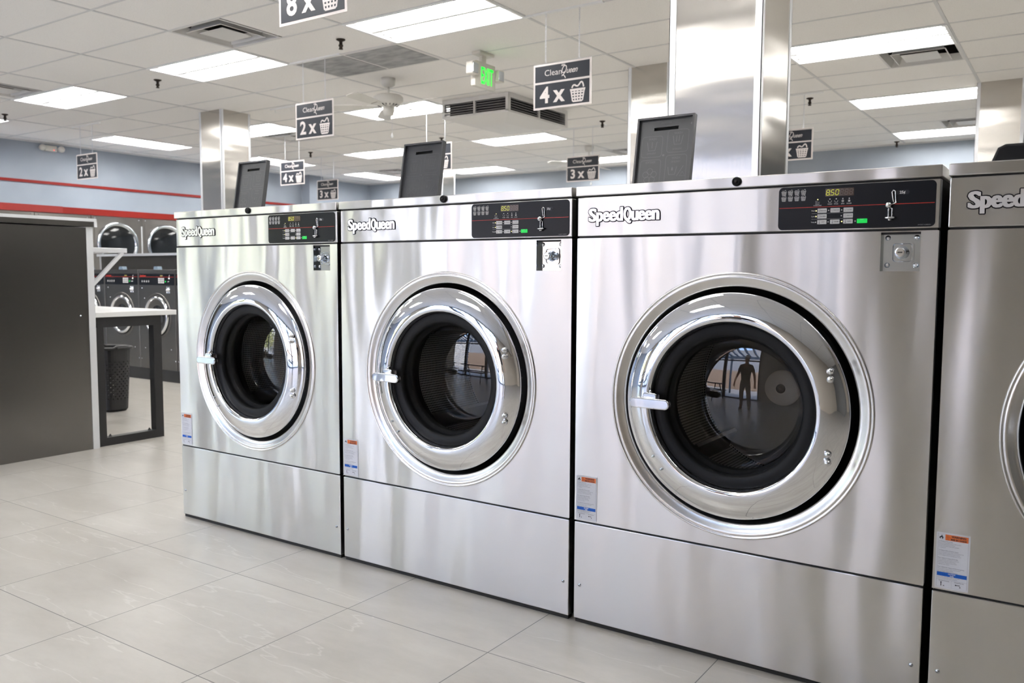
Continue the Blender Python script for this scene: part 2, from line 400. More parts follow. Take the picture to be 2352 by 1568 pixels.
GX = [-3.68+1.255*k for k in range(-4, 9)]
GY0, GP = 1.01, .6128
FIX = {}     # fixtures: name -> (x0,x1,y0,y1)
def cell(i, j): return (-3.68+1.255*i, -3.68+1.255*(i+1), GY0+GP*j, GY0+GP*(j+1))
fix_cells = [
 (0, 2, 'ceiling light nearest the left column, long side beside the open square vent'),
 (2, 2, 'large bright ceiling light at the top middle of the photo'),
 (-2, 2, 'ceiling light at upper left, left of the vented one, above the grey left wall'),
 (-2, 6, 'ceiling light between the left steel column and the near 2 x sign'),
 (0, 6, 'ceiling light half hidden behind the near ceiling fan'),
 (4, 6, 'bright ceiling light right of the big steel column, beside a square vent'),
 (0, 10, 'ceiling light in the middle distance directly left of the 3 x sign\'s chains'),
 (-2, 10, 'distant ceiling light left of the middle washer\'s raised flap'),
 (4, 10, 'second ceiling light back on the right, cut off by the right steel column'),
 (4, 14, 'third and farthest ceiling light on the right, beside a dark vent'),
 (-2, 14, 'distant light right of the middle washer\'s raised flap'),
 (0, 14, 'distant ceiling light beside the right end of the 3 x sign'),
 (2, 10, 'ceiling light hidden behind the big steel column'),
 (0, -2, 'ceiling light above the washers, nearest behind the camera on the left'),
 (2, -2, 'ceiling light over the near washers, just above the frame'),
 (-2, -2, 'added ceiling light out of view, left of the camera'),  # added to brighten the ceiling near the camera
 (-2, -6, 'added unseen ceiling light by the shop window, farthest left of all'),  # extra unseen fixture, lifts the near ceiling's brightness
 (4, -2, 'ceiling light over the rightmost near washer, above the camera view'),
 (0, -6, 'ceiling light by the shop window, left of the camera'),
 (3, -6, 'ceiling light by the shop window, behind the camera'),
 (4, 2, 'added unseen ceiling light above the third washer, above the frame'),  # added to lighten the big column's right side
 (6, 6, 'added ceiling light beyond the frame, second row on the right'),  # put in unseen so the column side reflects more light
 (6, 10, 'added ceiling light beyond the frame, third row on the right'),  # extra unseen fixture for the column's dark side
 (6, -2, 'added ceiling light out of view, right of the camera'),  # added unseen, also lightens the column side
 (6, 2, 'ceiling light out of view beyond the right washer'),
]
rot_fix = [(1.62, 'turned ceiling light cut off by the left edge of the photo'),
           (4.20, 'turned ceiling light along the left wall, left of the steel column'),
           (6.63, 'turned ceiling light behind the small 4 x sign, right of the left column'),
           (9.04, 'farthest turned ceiling light, left of the middle washer\'s raised flap')]
vents = [(-2.425, 1.62, 'open square ceiling vent nearest the camera, showing a dark duct inside'),
         (-6.06, 1.62, 'square ceiling vent cut off by the left edge of the photo'),
         (-5.92, 5.30, 'dark ceiling vent behind the chains of the small 4 x sign'),
         (-7.30, 8.97, 'dark ceiling vent beside the farthest turned ceiling light'),
         (-2.55, 8.97, 'dark ceiling vent above the 3 x sign beside the distant fan'),
         (1.98, 5.30, 'square ceiling vent right behind the bright light on the right'),
         (1.98, 8.97, 'dark ceiling vent on the far right beside the right steel column')]
holes = []
for i, j, _ in fix_cells: holes.append(cell(i, j))
for y, _ in rot_fix: holes.append((-8.105, -7.495, y, y+1.226))
for x, y, _ in vents: holes.append((x, x+.612, y, y+.612))
def make_ceiling():
    b = MB()
    xs = sorted(set([XL, XR]+[round(h[k], 5) for h in holes for k in (0, 1)])); ys = sorted(set([YF, YB]+[round(h[k], 5) for h in holes for k in (2, 3)]))
    xs = [x for x in xs if XL <= x <= XR]; ys = [y for y in ys if YF <= y <= YB]
    for i in range(len(xs)-1):
        for j in range(len(ys)-1):
            cx, cy = (xs[i]+xs[i+1])/2, (ys[j]+ys[j+1])/2
            if any(h[0] < cx < h[1] and h[2] < cy < h[3] for h in holes): continue
            b.add([(xs[i], ys[j], H), (xs[i+1], ys[j], H), (xs[i+1], ys[j+1], H), (xs[i], ys[j+1], H)], [(0, 3, 2, 1)], M_ceil)
    struct(b.build('ceiling', weld=True))
    g = MB(); t = .012
    def spans(lo, hi, cuts):
        out = [(lo, hi)]
        for a, c in cuts:
            n = []
            for p, q in out:
                if c <= p or a >= q: n.append((p, q)); continue
                if a > p: n.append((p, a))
                if c < q: n.append((c, q))
            out = n
        return out
    e = .02
    for x in [-3.68+1.255*k for k in range(-4, 9)]:
        for p, q in spans(YF, YB, [(h[2], h[3]) for h in holes if h[0]+e < x < h[1]-e]): g.box(x-t, x+t, p, q, H-.004, H+.001, M_tee)
    for j in range(-11, 16):
        y = GY0+GP*j
        for p, q in spans(XL, XR, [(h[0], h[1]) for h in holes if h[2]+e < y < h[3]-e]): g.box(p, q, y-t*.8, y+t*.8, H-.0035, H+.001, M_tee)
    struct(g.build('trim_6'))
make_ceiling()

# ceiling fixtures ---------------------------------------------------
def make_light(label):
    w, d = 1.255, .6128
    t = empty('ceiling_light', label, 'ceiling light', group='fluorescent ceiling lights')
    fr = MB(); s_ = .022
    for x0, x1, y0, y1 in ((0, w, 0, s_), (0, w, d-s_, d), (0, s_, s_, d-s_), (w-s_, w, s_, d-s_)): fr.box(x0, x1, y0, y1, -.010, .004, M_pan)
    fr.build('frame', t)
    p = MB()   # white pan with sloping sides
    z = .07
    a = [(s_, s_, -.004), (w-s_, s_, -.004), (w-s_, d-s_, -.004), (s_, d-s_, -.004)]
    c = [(s_+.05, s_+.05, z), (w-s_-.05, s_+.05, z), (w-s_-.05, d-s_-.05, z), (s_+.05, d-s_-.05, z)]
    p.add(a+c, [(0, 1, 5, 4), (1, 2, 6, 5), (2, 3, 7, 6), (3, 0, 4, 7), (4, 5, 6, 7)], M_pan)
    p.build('pan', t)
    r_ = MB(); r_.extrude([(d/2-.018, .0), (d/2+.018, .0), (d/2+.045, z), (d/2-.045, z)], lambda a, b_, q: (q, a, b_), s_, w-s_, M_pan)
    r_.build('divider', t)
    for y in (.11, .205, d-.205, d-.11):
        q = MB(); q.cyl((.045, y, .030), (w-.045, y, .030), .0165, M_tube, 10); q.build('tube', t)
    for x in (.03, w-.052):
        for y in (.11, .205, d-.205, d-.11): e = MB(); e.box(x, x+.022, y-.018, y+.018, .01, z, M_pan); e.build('lamp_holder', t)
    return t
L0 = make_light(fix_cells[0][2]); c_ = cell(0, 2); L0.location = (c_[0], c_[2], H)
for i, j, lab in fix_cells[1:]:
    c_ = cell(i, j); dup(L0, (c_[0], c_[2], H), lab)
for y, lab in rot_fix:
    o = dup(L0, (-7.495, y-.014, H), lab, rz=PI/2)

def make_vent(label):
    t = empty('ceiling_vent', label, 'vent', group='square ceiling vents')
    a = .306
    def ring(mb, r1, z1, r2, z2, m):
        v = [(a+sx*r1, a+sy*r1, z1) for sx, sy in ((-1, -1), (1, -1), (1, 1), (-1, 1))]+[(a+sx*r2, a+sy*r2, z2) for sx, sy in ((-1, -1), (1, -1), (1, 1), (-1, 1))]
        mb.add(v, [(i, (i+1) % 4, 4+(i+1) % 4, 4+i) for i in range(4)], m)
    o = MB(); ring(o, .305, -.004, .285, -.006, M_vent); ring(o, .285, -.006, .262, .055, M_vent); o.build('outer_frame', t)
    for r1, r2 in ((.212, .178), (.140, .13)):
        q = MB(); ring(q, r1, -.008, r1-.008, -.010, M_vent); ring(q, r1-.008, -.010, r2, .045 if r2 < .2 else .05, M_vent)
        if r2 == .13:
            q.v = []; q.f = []; q.m = []; q.sm = []
            q.box(a-r1, a+r1, a-r1, a+r1, -.008, -.005, M_vent)
            q.add([(a-r1+.01, a-r1+.01, -.0085), (a+r1-.01, a-r1+.01, -.0085), (a+r1-.01, a+r1-.01, -.0085), (a-r1+.01, a+r1-.01, -.0085), (a, a, .0)], [(0, 1, 4), (1, 2, 4), (2, 3, 4), (3, 0, 4)], M_vent)
        q.build('louver' if r2 > .14 else 'centre_plate', t)
    k = MB(); k.box(a-.26, a+.26, a-.26, a+.26, .05, .22, M_duct, skip='d')
    k.tube([(a-.2, a+.1, .12), (a-.05, a+.2, .14), (a+.15, a+.18, .12)], .05, M_void, 10); k.build('duct', t)
    return t
V0 = make_vent(vents[0][2]); V0.location = (vents[0][0], vents[0][1], H)
for x, y, lab in vents[1:]: dup(V0, (x, y, H), lab)

# return air grille (4 x 2 ft)
t = empty('return_air_grille', 'large flat grey return grille in the ceiling beside the big bright light', 'vent', (-2.425, 2.85, H))
b = MB(); b.box(0, 1.255, 0, .612, -.006, -.001, M_vent); b.box(.03, .61, .03, .58, -.009, -.006, M_ret); b.box(.64, 1.225, .03, .58, -.009, -.006, M_ret); b.build('grille_face', t)

# sprinklers
def make_sprinkler(label):
    b = MB(); b.lathe([(0, 0), (.036, 0), (.036, -.006), (.018, -.016), (.013, -.018), (.013, -.04), (.018, -.043), (.018, -.055), (.009, -.06), (.009, -.072), (.017, -.074), (.017, -.078), (0, -.078)], (0, 0, 0), M_dark_br, 'z', 16)
    b.box(-.016, -.012, -.003, .003, -.075, -.04, M_dark_br); b.box(.012, .016, -.003, .003, -.075, -.04, M_dark_br)
    return tag(b.build('fire_sprinkler'), label, 'sprinkler', 'ceiling fire sprinklers')
sp = [(-1.48, 2.53, 'dark fire sprinkler just below the big bright ceiling light'),
      (-4.0, 2.56, 'dark fire sprinkler between the two upper left ceiling lights'),
      (-7.15, 2.62, 'dark fire sprinkler at the far left edge of the ceiling'),
      (-1.42, 6.83, 'dark fire sprinkler left of the steel column behind the washers'),
      (1.04, 6.83, 'dark fire sprinkler above the sign right of the big column'),
      (1.27, 10.42, 'farthest dark fire sprinkler near the back wall on the right'),
      (-3.86, 6.75, 'dark fire sprinkler just above the middle washer\'s raised flap'),
      (-6.45, 6.75, 'dark fire sprinkler directly behind the small 4 x sign')]
s0 = make_sprinkler(sp[0][2]); s0.location = (sp[0][0], sp[0][1], H)
for x, y, lab in sp[1:]:
    o = s0.copy(); C.objects.link(o); o.location = (x, y, H); o['label'] = lab

# hanging signs -------------------------------------------------------
def make_sign(num, label, loc, rz=0):
    w, h = .475, .318
    t = empty('hanging_sign', label, 'sign', loc, rz, 'hanging load size signs')
    b = MB(); b.box(0, w, 0, .004, 0, h, M_signlight)
    F_ = FR(0); d = .0008
    b.poly([(.014, .192), (w-.014, .192), (w-.014, h-.014), (.014, h-.014)], F_, d, M_signdark)
    b.poly([(.014, .014), (w-.014, .014), (w-.014, .178), (.014, .178)], F_, d, M_signdark)
    d2 = .0016
    b.text('Clean', .095, .232, .060, F_, d2, M_signlight, 'l', sx=1.06, off=-.002)
    # swash Q
    q = [(.262, .244), (.246, .238), (.238, .247), (.240, .262), (.250, .281), (.264, .288), (.274, .282), (.276, .268), (.270, .250), (.258, .234), (.245, .222), (.236, .217), (.240, .224), (.252, .222), (.262, .212), (.268, .200)]
    b.stroke(q, .0065, F_, d2, M_signlight)
    b.text('ueen', .276, .233, .058, F_, d2, M_signlight, 'l', sx=.86, shear=.45, off=.006, gap=.92)
    for k in range(4):   # little crown
        a = .238+k*.007; b.poly([(a-.003, .288), (a+.003, .288), (a+.001+(k-1.5)*.002, .304+(.003 if k in (1, 2) else 0))], F_, d2, M_signlight)
    b.stroke([(.234, .288), (.262, .291)], .004, F_, d2, M_signlight)
    b.text(str(num), .095, .046, .155, F_, d2, M_signlight, 'c', off=.028, sx=1.0)
    b.text('x', .215, .046, .165, F_, d2, M_signlight, 'c', off=.030, sx=.95)
    basket(b, .367, .092, .120, F_, d2, M_signlight)
    b.build('board', t)
    top = H-loc[2]
    for x in (.10, .375):
        c = MB(); z = h-.004; k = 0; ln = .017
        c.tube([(x+.008*math.cos(a), .002, h+.004+.008*math.sin(a)) for a in [2*PI*i/10 for i in range(10)]], .0016, M_chain, 5, True)
        z = h+.010
        while z < top-.006:
            pts = []
            for i in range(8):
                a = 2*PI*i/8; px, pz = .0048*math.cos(a), (ln/2+.001)*math.sin(a)
                pts.append((x+px, .002, z+ln/2+pz) if k % 2 else (x, .002+px, z+ln/2+pz))
            c.tube(pts, .0015, M_chain, 4, True); z += ln*.82; k += 1
        c.build('chain', t)
    bb = MB(); bb.box(-.08, .56, -.012, .016, top-.012, top, M_pan); bb.build('ceiling_bar', t)
    return t
ZB = 2.350
make_sign(8, '8 x sign at the top edge of the photo, largest and nearest', (.10, .55, 2.405))
make_sign(4, '4 x sign hanging left of the big steel column above the middle washers', (.16, 2.832, ZB))
make_sign(2, '2 x sign hanging right of the left steel column, larger of the two', (-2.36, 2.832, ZB))
make_sign(2, 'small 2 x sign in front of the left wall, left of the steel column', (-7.27, 3.53, ZB))
make_sign(4, 'small 4 x sign hanging beside the left washer\'s raised flap', (-5.63, 5.45, ZB+.01))
make_sign(3, 'small 3 x sign at the gap between the first and second washer', (-6.80, 7.2, ZB-.01))
make_sign(3, '3 x sign in the distance above the middle washer\'s right corner', (-2.05, 7.05, ZB))
make_sign(3, 'sign half hidden by the right side of the big steel column', (.68, 6.57, ZB+.01))
make_sign(4, 'sign almost hidden behind the middle washer\'s raised flap', (-3.015, 5.3, ZB+.01))
b = MB(); b.box(-4.24, -3.80, 4.12, 4.14, H-.014, H, M_pan)
for x in (-4.16, -3.90): b.tube([(x, 4.13, H-.01), (x, 4.13, H-.04), (x+.012, 4.13, H-.055), (x+.02, 4.13, H-.04)], .003, M_pan, 5)
tag(b.build('sign_bar'), 'bare ceiling bar with two empty hooks left of the near 2 x sign', 'bar')

# exit sign -----------------------------------------------------------
t = empty('exit_sign', 'lit green EXIT sign with two emergency lamps under the ceiling', 'exit sign', (-.75, 3.49, 2.84))
b = MB(); b.extrude(rrect(-.145, .145, -.105, .105, .012), lambda a, c, d: (d, a, c), -.045, 0, M_cream); b.build('housing', t, bevel=.003)
b = MB(); b.extrude(rrect(-.085, .13, -.082, .085, .006), lambda a, c, d: (d, a, c), 0, .003, M_cream)
mpx = lambda a, c, d: (.003+d, a, c)
b.text('EXIT', .022, -.072, .195, mpx, .001, M_exitg, 'c', off=.010, sx=.44); b.build('face_plate', t)
b = MB(); b.box(-.045, -.012, -.03, .03, .10, .185, M_cream); b.box(-.075, .02, -.10, .10, .165, .189, M_cream); b.build('mount', t, bevel=.004)
for sg in (-1, 1):
    y = .185*sg; b = MB()
    b.cyl((-.02, .145*sg, .03), (-.02, y, .03), .012, M_cream, 10)
    b.extrude(rrect(y-.045, y+.045, -.025, .075, .014), lambda a, c, d: (d, a, c), -.03, .035, M_cream)
    b.extrude(rrect(y-.036, y+.036, -.016, .066, .01), lambda a, c, d: (d, a, c), .035, .038, M_zinc)
    b.build('lamp_head', t, bevel=.003)
# emergency light on the left wall
t = empty('emergency_light', 'small white emergency light with red dot, high on the left wall', 'emergency light', (XL, 4.02, 2.955))
b = MB(); b.box(0, .06, -.05, .12, -.05, .03, M_cream); b.build('housing', t, bevel=.006)
for y in (-.10, .17):
    b = MB(); b.lathe([(0, -.02), (.03, -.02), (.045, .03), (.045, .045), (0, .05)], (.05, y, -.01), M_cream, 'x', 14); b.build('lamp_head', t)
b = MB(); b.lathe([(0, 0), (.006, 0), (.004, .004), (0, .005)], (.06, .075, -.03), mat('red_lamp', (.8, .02, .02), 0, .4, emit=(1, .05, .05), estr=2), 'x', 8); b.build('indicator_lamp', t)

# ceiling mounted air conditioner --------------------------------------
t = empty('air_conditioner', 'white square ceiling air conditioner with black louvered sides', 'air conditioner', (-2.30, 4.83, H-.003))
wx, wy, dz = .86, 1.2, .185
b = MB(); b.box(0, wx, 0, wy, -.02, 0, M_vent)
zs = (-.02, -dz)
for x in (0, wx/2-.012, wx-.03): b.box(x, x+(.03 if x != wx/2-.012 else .024), 0, .02, zs[1], zs[0], M_vent)
for y in (0.021, wy/2-.012, wy-.051): b.box(wx-.02, wx-.0005, y, y+.03, zs[1], zs[0], M_vent); b.box(.0005, .02, y, y+.03, zs[1], zs[0], M_vent)
b.box(0, wx, wy-.02, wy, zs[1], zs[0], M_vent)
b.box(0, wx, 0, wy, -dz-.012, -dz+.012, M_vent); b.box(.0, wx, -.0006, .02, -.045, -.0195, M_vent); b.box(wx-.02, wx+.0004, .0206, wy, -.0455, -.0195, M_vent)
v = [(0, 0, -dz-.012), (wx, 0, -dz-.012), (wx, wy, -dz-.012), (0, wy, -dz-.012), (.28, .35, -dz-.05), (wx-.28, .35, -dz-.05), (wx-.28, wy-.35, -dz-.05), (.28, wy-.35, -dz-.05)]
b.add(v, [(0, 1, 5, 4), (1, 2, 6, 5), (2, 3, 7, 6), (3, 0, 4, 7), (4, 5, 6, 7)], M_vent); b.build('housing', t)
b = MB(); b.box(.06, wx-.06, .06, wy-.06, -dz+.01, -.02, M_void); b.build('dark_core', t)
nl = 5
for k in range(nl):
    z = -.052-k*(dz-.06)/nl
    b = MB()
    for x0, x1 in ((.03, wx/2-.012), (wx/2+.012, wx-.03)): b.add([(x0, .004, z), (x1, .004, z), (x1, .03, z+.012), (x0, .03, z+.012), (x0, .004, z-.009), (x1, .004, z-.009)], [(0, 1, 2, 3), (4, 5, 1, 0), (4, 5, 2, 3)], M_slat)
    for y0, y1 in ((.03, wy/2-.012), (wy/2+.018, wy-.03)): b.add([(wx-.004, y0, z), (wx-.004, y1, z), (wx-.03, y1, z+.012), (wx-.03, y0, z+.012), (wx-.004, y0, z-.009), (wx-.004, y1, z-.009)], [(0, 1, 2, 3), (4, 5, 1, 0), (4, 5, 2, 3)], M_slat)
    b.build('louver', t)

# ceiling fans ----------------------------------------------------------
def make_fan(label, loc, a0):
    t = empty('ceiling_fan', label, 'ceiling fan', loc, 0, 'white ceiling fans')
    b = MB(); b.lathe([(0, 0), (.068, 0), (.072, -.03), (.062, -.065), (.035, -.083), (0, -.083)], (0, 0, 0), M_fanwhite, 'z', 28); b.build('canopy', t)
    b = MB(); b.cyl((0, 0, -.07), (0, 0, -.17), .0115, M_fanwhite, 12); b.build('downrod', t)
    b = MB(); b.lathe([(0, -.152), (.06, -.152), (.120, -.160), (.140, -.180), (.142, -.215), (.118, -.245), (.075, -.262), (.06, -.268), (0, -.268)], (0, 0, 0), M_fanwhite, 'z', 40)
    for k in range(18):
        a = 2*PI*k/18; ca, sa = math.cos(a), math.sin(a); 
        b.cyl((.088*ca, .088*sa, -.2595), (.108*ca, .108*sa, -.2525), .004, M_darkcab, 5)
    b.build('motor_housing', t)
    b = MB(); b.lathe([(0, -.268), (.055, -.268), (.056, -.31), (.045, -.345), (.02, -.352), (0, -.352)], (0, 0, 0), M_fanwhite, 'z', 24); b.build('switch_housing', t)
    for k in range(5):
        a = a0+2*PI*k/5; R_ = Matrix.Rotation(a, 4, 'Z') @ Matrix.Rotation(math.radians(11), 4, 'X')
        b = MB()
        def mp(p, q, d): v = R_ @ Vector((p, q, d)); return (v.x, v.y, v.z-.272)
        out = [(.20, -.045), (.30, -.055), (.56, -.068), (.62, -.060), (.645, -.03), (.645, .03), (.62, .060), (.56, .068), (.30, .055), (.20, .045)]
        b.extrude(out, mp, 0, .006, M_fanwhite); bl = b.build('blade', t)
        c = MB(); c.extrude([(.06, -.016), (.12, -.012), (.18, -.03), (.25, -.035), (.25, .035), (.18, .03), (.12, .012), (.06, .016)], mp, -.005, 0, M_fanwhite); c.build('blade_bracket', bl)
    b = MB(); b.cyl((.035, .01, -.34), (.035, .01, -.52), .0012, M_chain, 5); b.lathe([(0, -.565), (.010, -.56), (.013, -.545), (.009, -.53), (.002, -.515), (0, -.514)], (.035, .01, 0), M_pan, 'z', 12); b.build('pull_chain', t)
    return t
make_fan('near white five-blade ceiling fan with a pull chain, left of the air conditioner', (-2.08, 3.74, H), math.radians(-7))
fan2 = make_fan('distant white ceiling fan behind the 3 x sign', (-2.52, 8.48, H), math.radians(20))

# steel clad columns ----------------------------------------------------
def make_column(label, x, y, w=.40):
    t = empty('steel_column', label, 'column', (x, y, 0), group='steel clad columns')
    b = MB(); b.box(0, w, 0, w, 0, H, M_steel_col, skip='ud'); b.build('cladding', t)
    for cx, cy, sx, sy in ((0, 0, 1, 1), (w, 0, -1, 1), (w, w, -1, -1), (0, w, 1, -1)):
        c = MB(); e = .003; k = .028
        xa, xb = sorted((cx-sx*e, cx+sx*k)); ya, yb = sorted((cy-sy*e, cy)); c.box(xa, xb, ya, yb, 0, H, M_alu)
        xa, xb = sorted((cx-sx*e, cx)); ya, yb = sorted((cy-sy*e, cy+sy*k)); c.box(xa, xb, ya, yb, 0, H, M_alu)
        c.build('corner_trim', t)
    return t
make_column('square steel column on the left, rising behind the first washer', -5.10, 3.81)
make_column('steel column partly hidden behind the left side of the big one', .03, 4.62)
make_column('steel column at the right edge of the photo', 2.58, 6.98)
make_column('big bright steel column nearest the camera, behind the third washer', 1.94, 1.2, .415)
make_column('pale distant column just right of the middle washer\'s raised flap', -6.42, 9.45, .38)

# ------------------------------------------------------------------ big washers
WM, CX, CZ = 1.06, .53, .78
LOCK = (.922, 1.018, 1.178, 1.280)
def front_panel():
    b = MB(); x0, x1, z0, z1 = 0.0, WM, .351, 1.283; zc = 1.1775; R_ = .395
    # square with round hole
    n = 96; ang = [2*PI*i/n for i in range(n)]
    for cx, cz in ((x0, z0), (x1, z0), (x1, zc), (x0, zc)): ang.append(math.atan2(cz-CZ, cx-CX) % (2*PI))
    ang = sorted(set(round(a, 6) for a in ang)); I = []; O = []
    for a in ang:
        ca, sa = math.cos(a), math.sin(a); I.append((CX+R_*ca, 0, CZ+R_*sa))
        ts = []
        if ca > 1e-9: ts.append((x1-CX)/ca)
        if ca < -1e-9: ts.append((x0-CX)/ca)
        if sa > 1e-9: ts.append((zc-CZ)/sa)
        if sa < -1e-9: ts.append((z0-CZ)/sa)
        q = min(ts); O.append((CX+q*ca, 0, CZ+q*sa))
    m = len(ang)
    b.add(I+O, [(i, (i+1) % m, m+(i+1) % m, m+i) for i in range(m)], M_steel)
    lx0, lx1, lz0, lz1 = LOCK
    def q4(a, c, d, e): b.add([(a, 0, d), (c, 0, d), (c, 0, e), (a, 0, e)], [(0, 1, 2, 3)], M_steel)
    q4(x0, lx0, zc, z1); q4(lx1, x1, zc, z1); q4(lx0, lx1, zc, lz0); q4(lx0, lx1, lz1, z1)
    e = .0
    for (xa, xb) in ((x0, x0), (x1, x1)): b.add([(xa, 0, z0), (xa, .022, z0), (xa, .022, z1), (xa, 0, z1)], [(0, 1, 2, 3)], M_steel)
    for z in (z0, z1): b.add([(x0, 0, z), (x1, 0, z), (x1, .022, z), (x0, .022, z)], [(0, 1, 2, 3)], M_steel)
    return b
def flapmap(x0, w):
    # flap face: u across, v up the tilted plate, d toward viewer
    A = Vector((x0, .285, 1.440)); U = Vector((1, 0, 0)); Vv = Vector((0, .045, .265)).normalized(); Nn = Vector((0, -Vv.z, Vv.y))
    return lambda a, c, d: tuple(A+U*a+Vv*c+Nn*d)

def make_washer(label, loc, open_flap=True):
    t = empty('washing_machine', label, 'washing machine', loc, 0, 'row of stainless steel front loading washers')
    # body
    b = MB(); b.box(.004, WM-.004, .004, 1.0, .012, 1.44, M_darkcab, skip='f')
    for z0, z1 in ((.335, .362), (1.275, 1.30), (1.405, 1.43), (0.0, .02)): b.box(.004, WM-.004, .006, .03, z0, z1, M_darkcab)
    b.box(.02, WM-.02, .02, .9, 0, .012, M_black)
    # dark bulkhead disc around the drum opening
    b.lathe([(.394, .02), (.3525, .024), (.3525, .07), (.24, .07), (.225, .115), (.30, .125)], (CX, 0, CZ), M_rubber, n=72)
    b.build('body', t)
    for sgn in (-1, 1):
        pass
    # lid
    b = MB(); b.box(-.003, WM+.003, -.008, 1.0, 1.4175, 1.448, M_steel); lid = b.build('lid', t, bevel=.0025)
    k = MB(); k.lathe([(0, -.010), (.004, -.010), (.0045, -.007), (.008, -.007), (.009, -.009), (.012, -.008), (.0135, -.004), (.0135, 0)], (.53, -.008, 1.4345), M_rubber, n=24); k.lathe([(0, -.0105), (.0022, -.0103)], (.53, -.008, 1.4345), M_dark_br, n=12); k.build('lid_lock', lid)
    # fascia + badge
    b = MB(); b.box(0, WM, 0, .022, 1.289, 1.413, M_steel, skip='b'); fas = b.build('fascia', t, bevel=.0025)
    g = MB(); F_ = FR(0)
    for txt, u_, h_ in (('Speed', .043, .060), ('Queen', .1665, .060)):
        x = u_
        for ch in txt:
            big = ch in 'SQ'; hh = h_*(.96 if big else 1.0)
            vs, fs, _ = text_geo(ch, .020, 0.0); vs0, fs0, (ya, yb) = text_geo(ch, 0.0, 0.0)
            cw = .0272 if big else .0234; sx = (cw-.0038)/((yb-ya)*hh); cx_ = x+cw/2; mid = (ya+yb)/2
            for dx, dz in [(0, 0)]+[(.0027*math.cos(k*PI/5), .0027*math.sin(k*PI/5)) for k in range(10)]:
                for e_ in (-.0023, 0, .0023): g.add([F_(cx_+dx+e_+(a-mid)*hh*sx, 1.336+dz+c*hh, .0012) for a, c in vs], fs, M_navy)
            for k_, e_ in enumerate((-.0023, -.0012, 0, .0012, .0023)): g.add([F_(cx_+e_+(a-mid)*hh*sx, 1.336+c*hh, .0022+.0002*k_+.00005*(len(txt)+txt.index(ch))) for a, c in vs], fs, M_white2)
            x += cw
    g.build('badge', fas)
    # control panel
    b = MB(); b.extrude(rrect(.650, 1.050, 1.2925, 1.4105, .012), F_, 0, .0012, M_panel); 
    d = .0020
    b.poly([(.653, 1.3525), (1.047, 1.3525), (1.047, 1.3540), (.653, 1.3540)], F_, d, M_red)
    for i in range(4):
        for z in (1.3955, 1.3795): basket(b, .6645+i*.0178, z, .0140, F_, d, M_white, 5, .052)
    for xx, s_ in ((.789, 'WASH'), (.8055, 'RINSE'), (.8225, 'SPIN'), (.839, 'DOOR')):
        b.poly(circ(xx, 1.3735, .0016, 10), F_, d, M_white); b.text(s_, xx, 1.3585, .0042, F_, d, M_white, off=.01)
        if s_ in ('WASH', 'RINSE'): b.stroke([(xx-.0045, 1.3695), (xx-.003, 1.3645), (xx+.003, 1.3645), (xx+.0045, 1.3695)], .0008, F_, d, M_white)
        elif s_ == 'SPIN': b.stroke(circ(xx, 1.3670, .0027, 12), .0008, F_, d, M_white, True); b.poly(circ(xx, 1.367, .0012, 8), F_, d, M_white)
        else: b.poly([(xx-.0026, 1.3645), (xx+.0026, 1.3645), (xx+.0026, 1.3680), (xx-.0026, 1.3680)], F_, d, M_white); b.stroke([(xx-.0018, 1.368), (xx-.0014, 1.3705), (xx+.0014, 1.3705), (xx+.0018, 1.368)], .0007, F_, d, M_white)
    b.poly(circ(.757, 1.3735, .0015, 10), F_, d, M_led)
    b.stroke([(.7515, 1.370), (.7515, 1.365), (.754, 1.365), (.7555, 1.3675), (.754, 1.370)], .0007, F_, d, M_white); b.stroke([(.757, 1.366), (.762, 1.366)], .0008, F_, d, M_white)
    b.text('INSERT', .7565, 1.3600, .0036, F_, d, M_white, off=.01); b.text('COINS/CARD', .7565, 1.3560, .0036, F_, d, M_white, off=.01)
    for z, s_ in ((1.343, 'Wash'), (1.3275, 'Cycle'), (1.3120, 'Temp.')): b.text(s_, .7455, z-.0012, .0042, F_, d, M_white, off=.01)
    for z in (1.3353, 1.3198): b.poly([(.7415, z), (.850, z), (.850, z+.0008), (.7415, z+.0008)], F_, d, M_grey)
    lit = [(.7535, 1.343), (.7535, 1.3275), (.8215, 1.3120)]; un = [(.7865, 1.343), (.8205, 1.343), (.8200, 1.3275), (.7530, 1.3120), (.7860, 1.3120), (.8560, 1.3120)]
    for x, z in lit: b.poly(circ(x, z, .0017, 10), F_, d, M_led)
    for x, z in un: b.poly(circ(x, z, .0016, 10), F_, d, M_white)
    b.poly([(.953, 1.3830), (.957, 1.3885), (.984, 1.3885), (.988, 1.3830), (.984, 1.3775), (.957, 1.3775)], F_, d, M_signdark); b.text('25¢', .9705, 1.3797, .0095, F_, d+.0005, M_white, off=.03)
    b.text('PATENT NUMBERS', 1.025, 1.2965, .0036, F_, d, M_grey, off=.005)
    cp = b.build('control_panel', t)
    g = MB(); g.extrude(rrect(.7765, .8505, 1.3805, 1.4015, .0015), F_, .0012, .0024, M_disp)
    segs = {'8': 'abcdefg', '5': 'acdfg', '0': 'abcdef'}
    def digit(x, ch, mt, z=1.3910, hw=.0038, hh=.0070, sk=.12):
        P = dict(a=((-1, 1), (1, 1)), b=((1, 1), (1, 0)), c=((1, 0), (1, -1)), d=((-1, -1), (1, -1)), e=((-1, 0), (-1, -1)), f=((-1, 1), (-1, 0)), g=((-1, 0), (1, 0)))
        for s_ in segs[ch]:
            (x0, z0), (x1, z1) = P[s_]
            if x0 == x1: z0 -= .12*(1 if z0 > z1 else -1); z1 += .12*(1 if z0 > z1 else -1)
            else: x0 += .22; x1 -= .22
            g.stroke([(x+x0*hw+z0*hh*sk, z+z0*hh), (x+x1*hw+z1*hh*sk, z+z1*hh)], .0010, F_, .0030, mt)
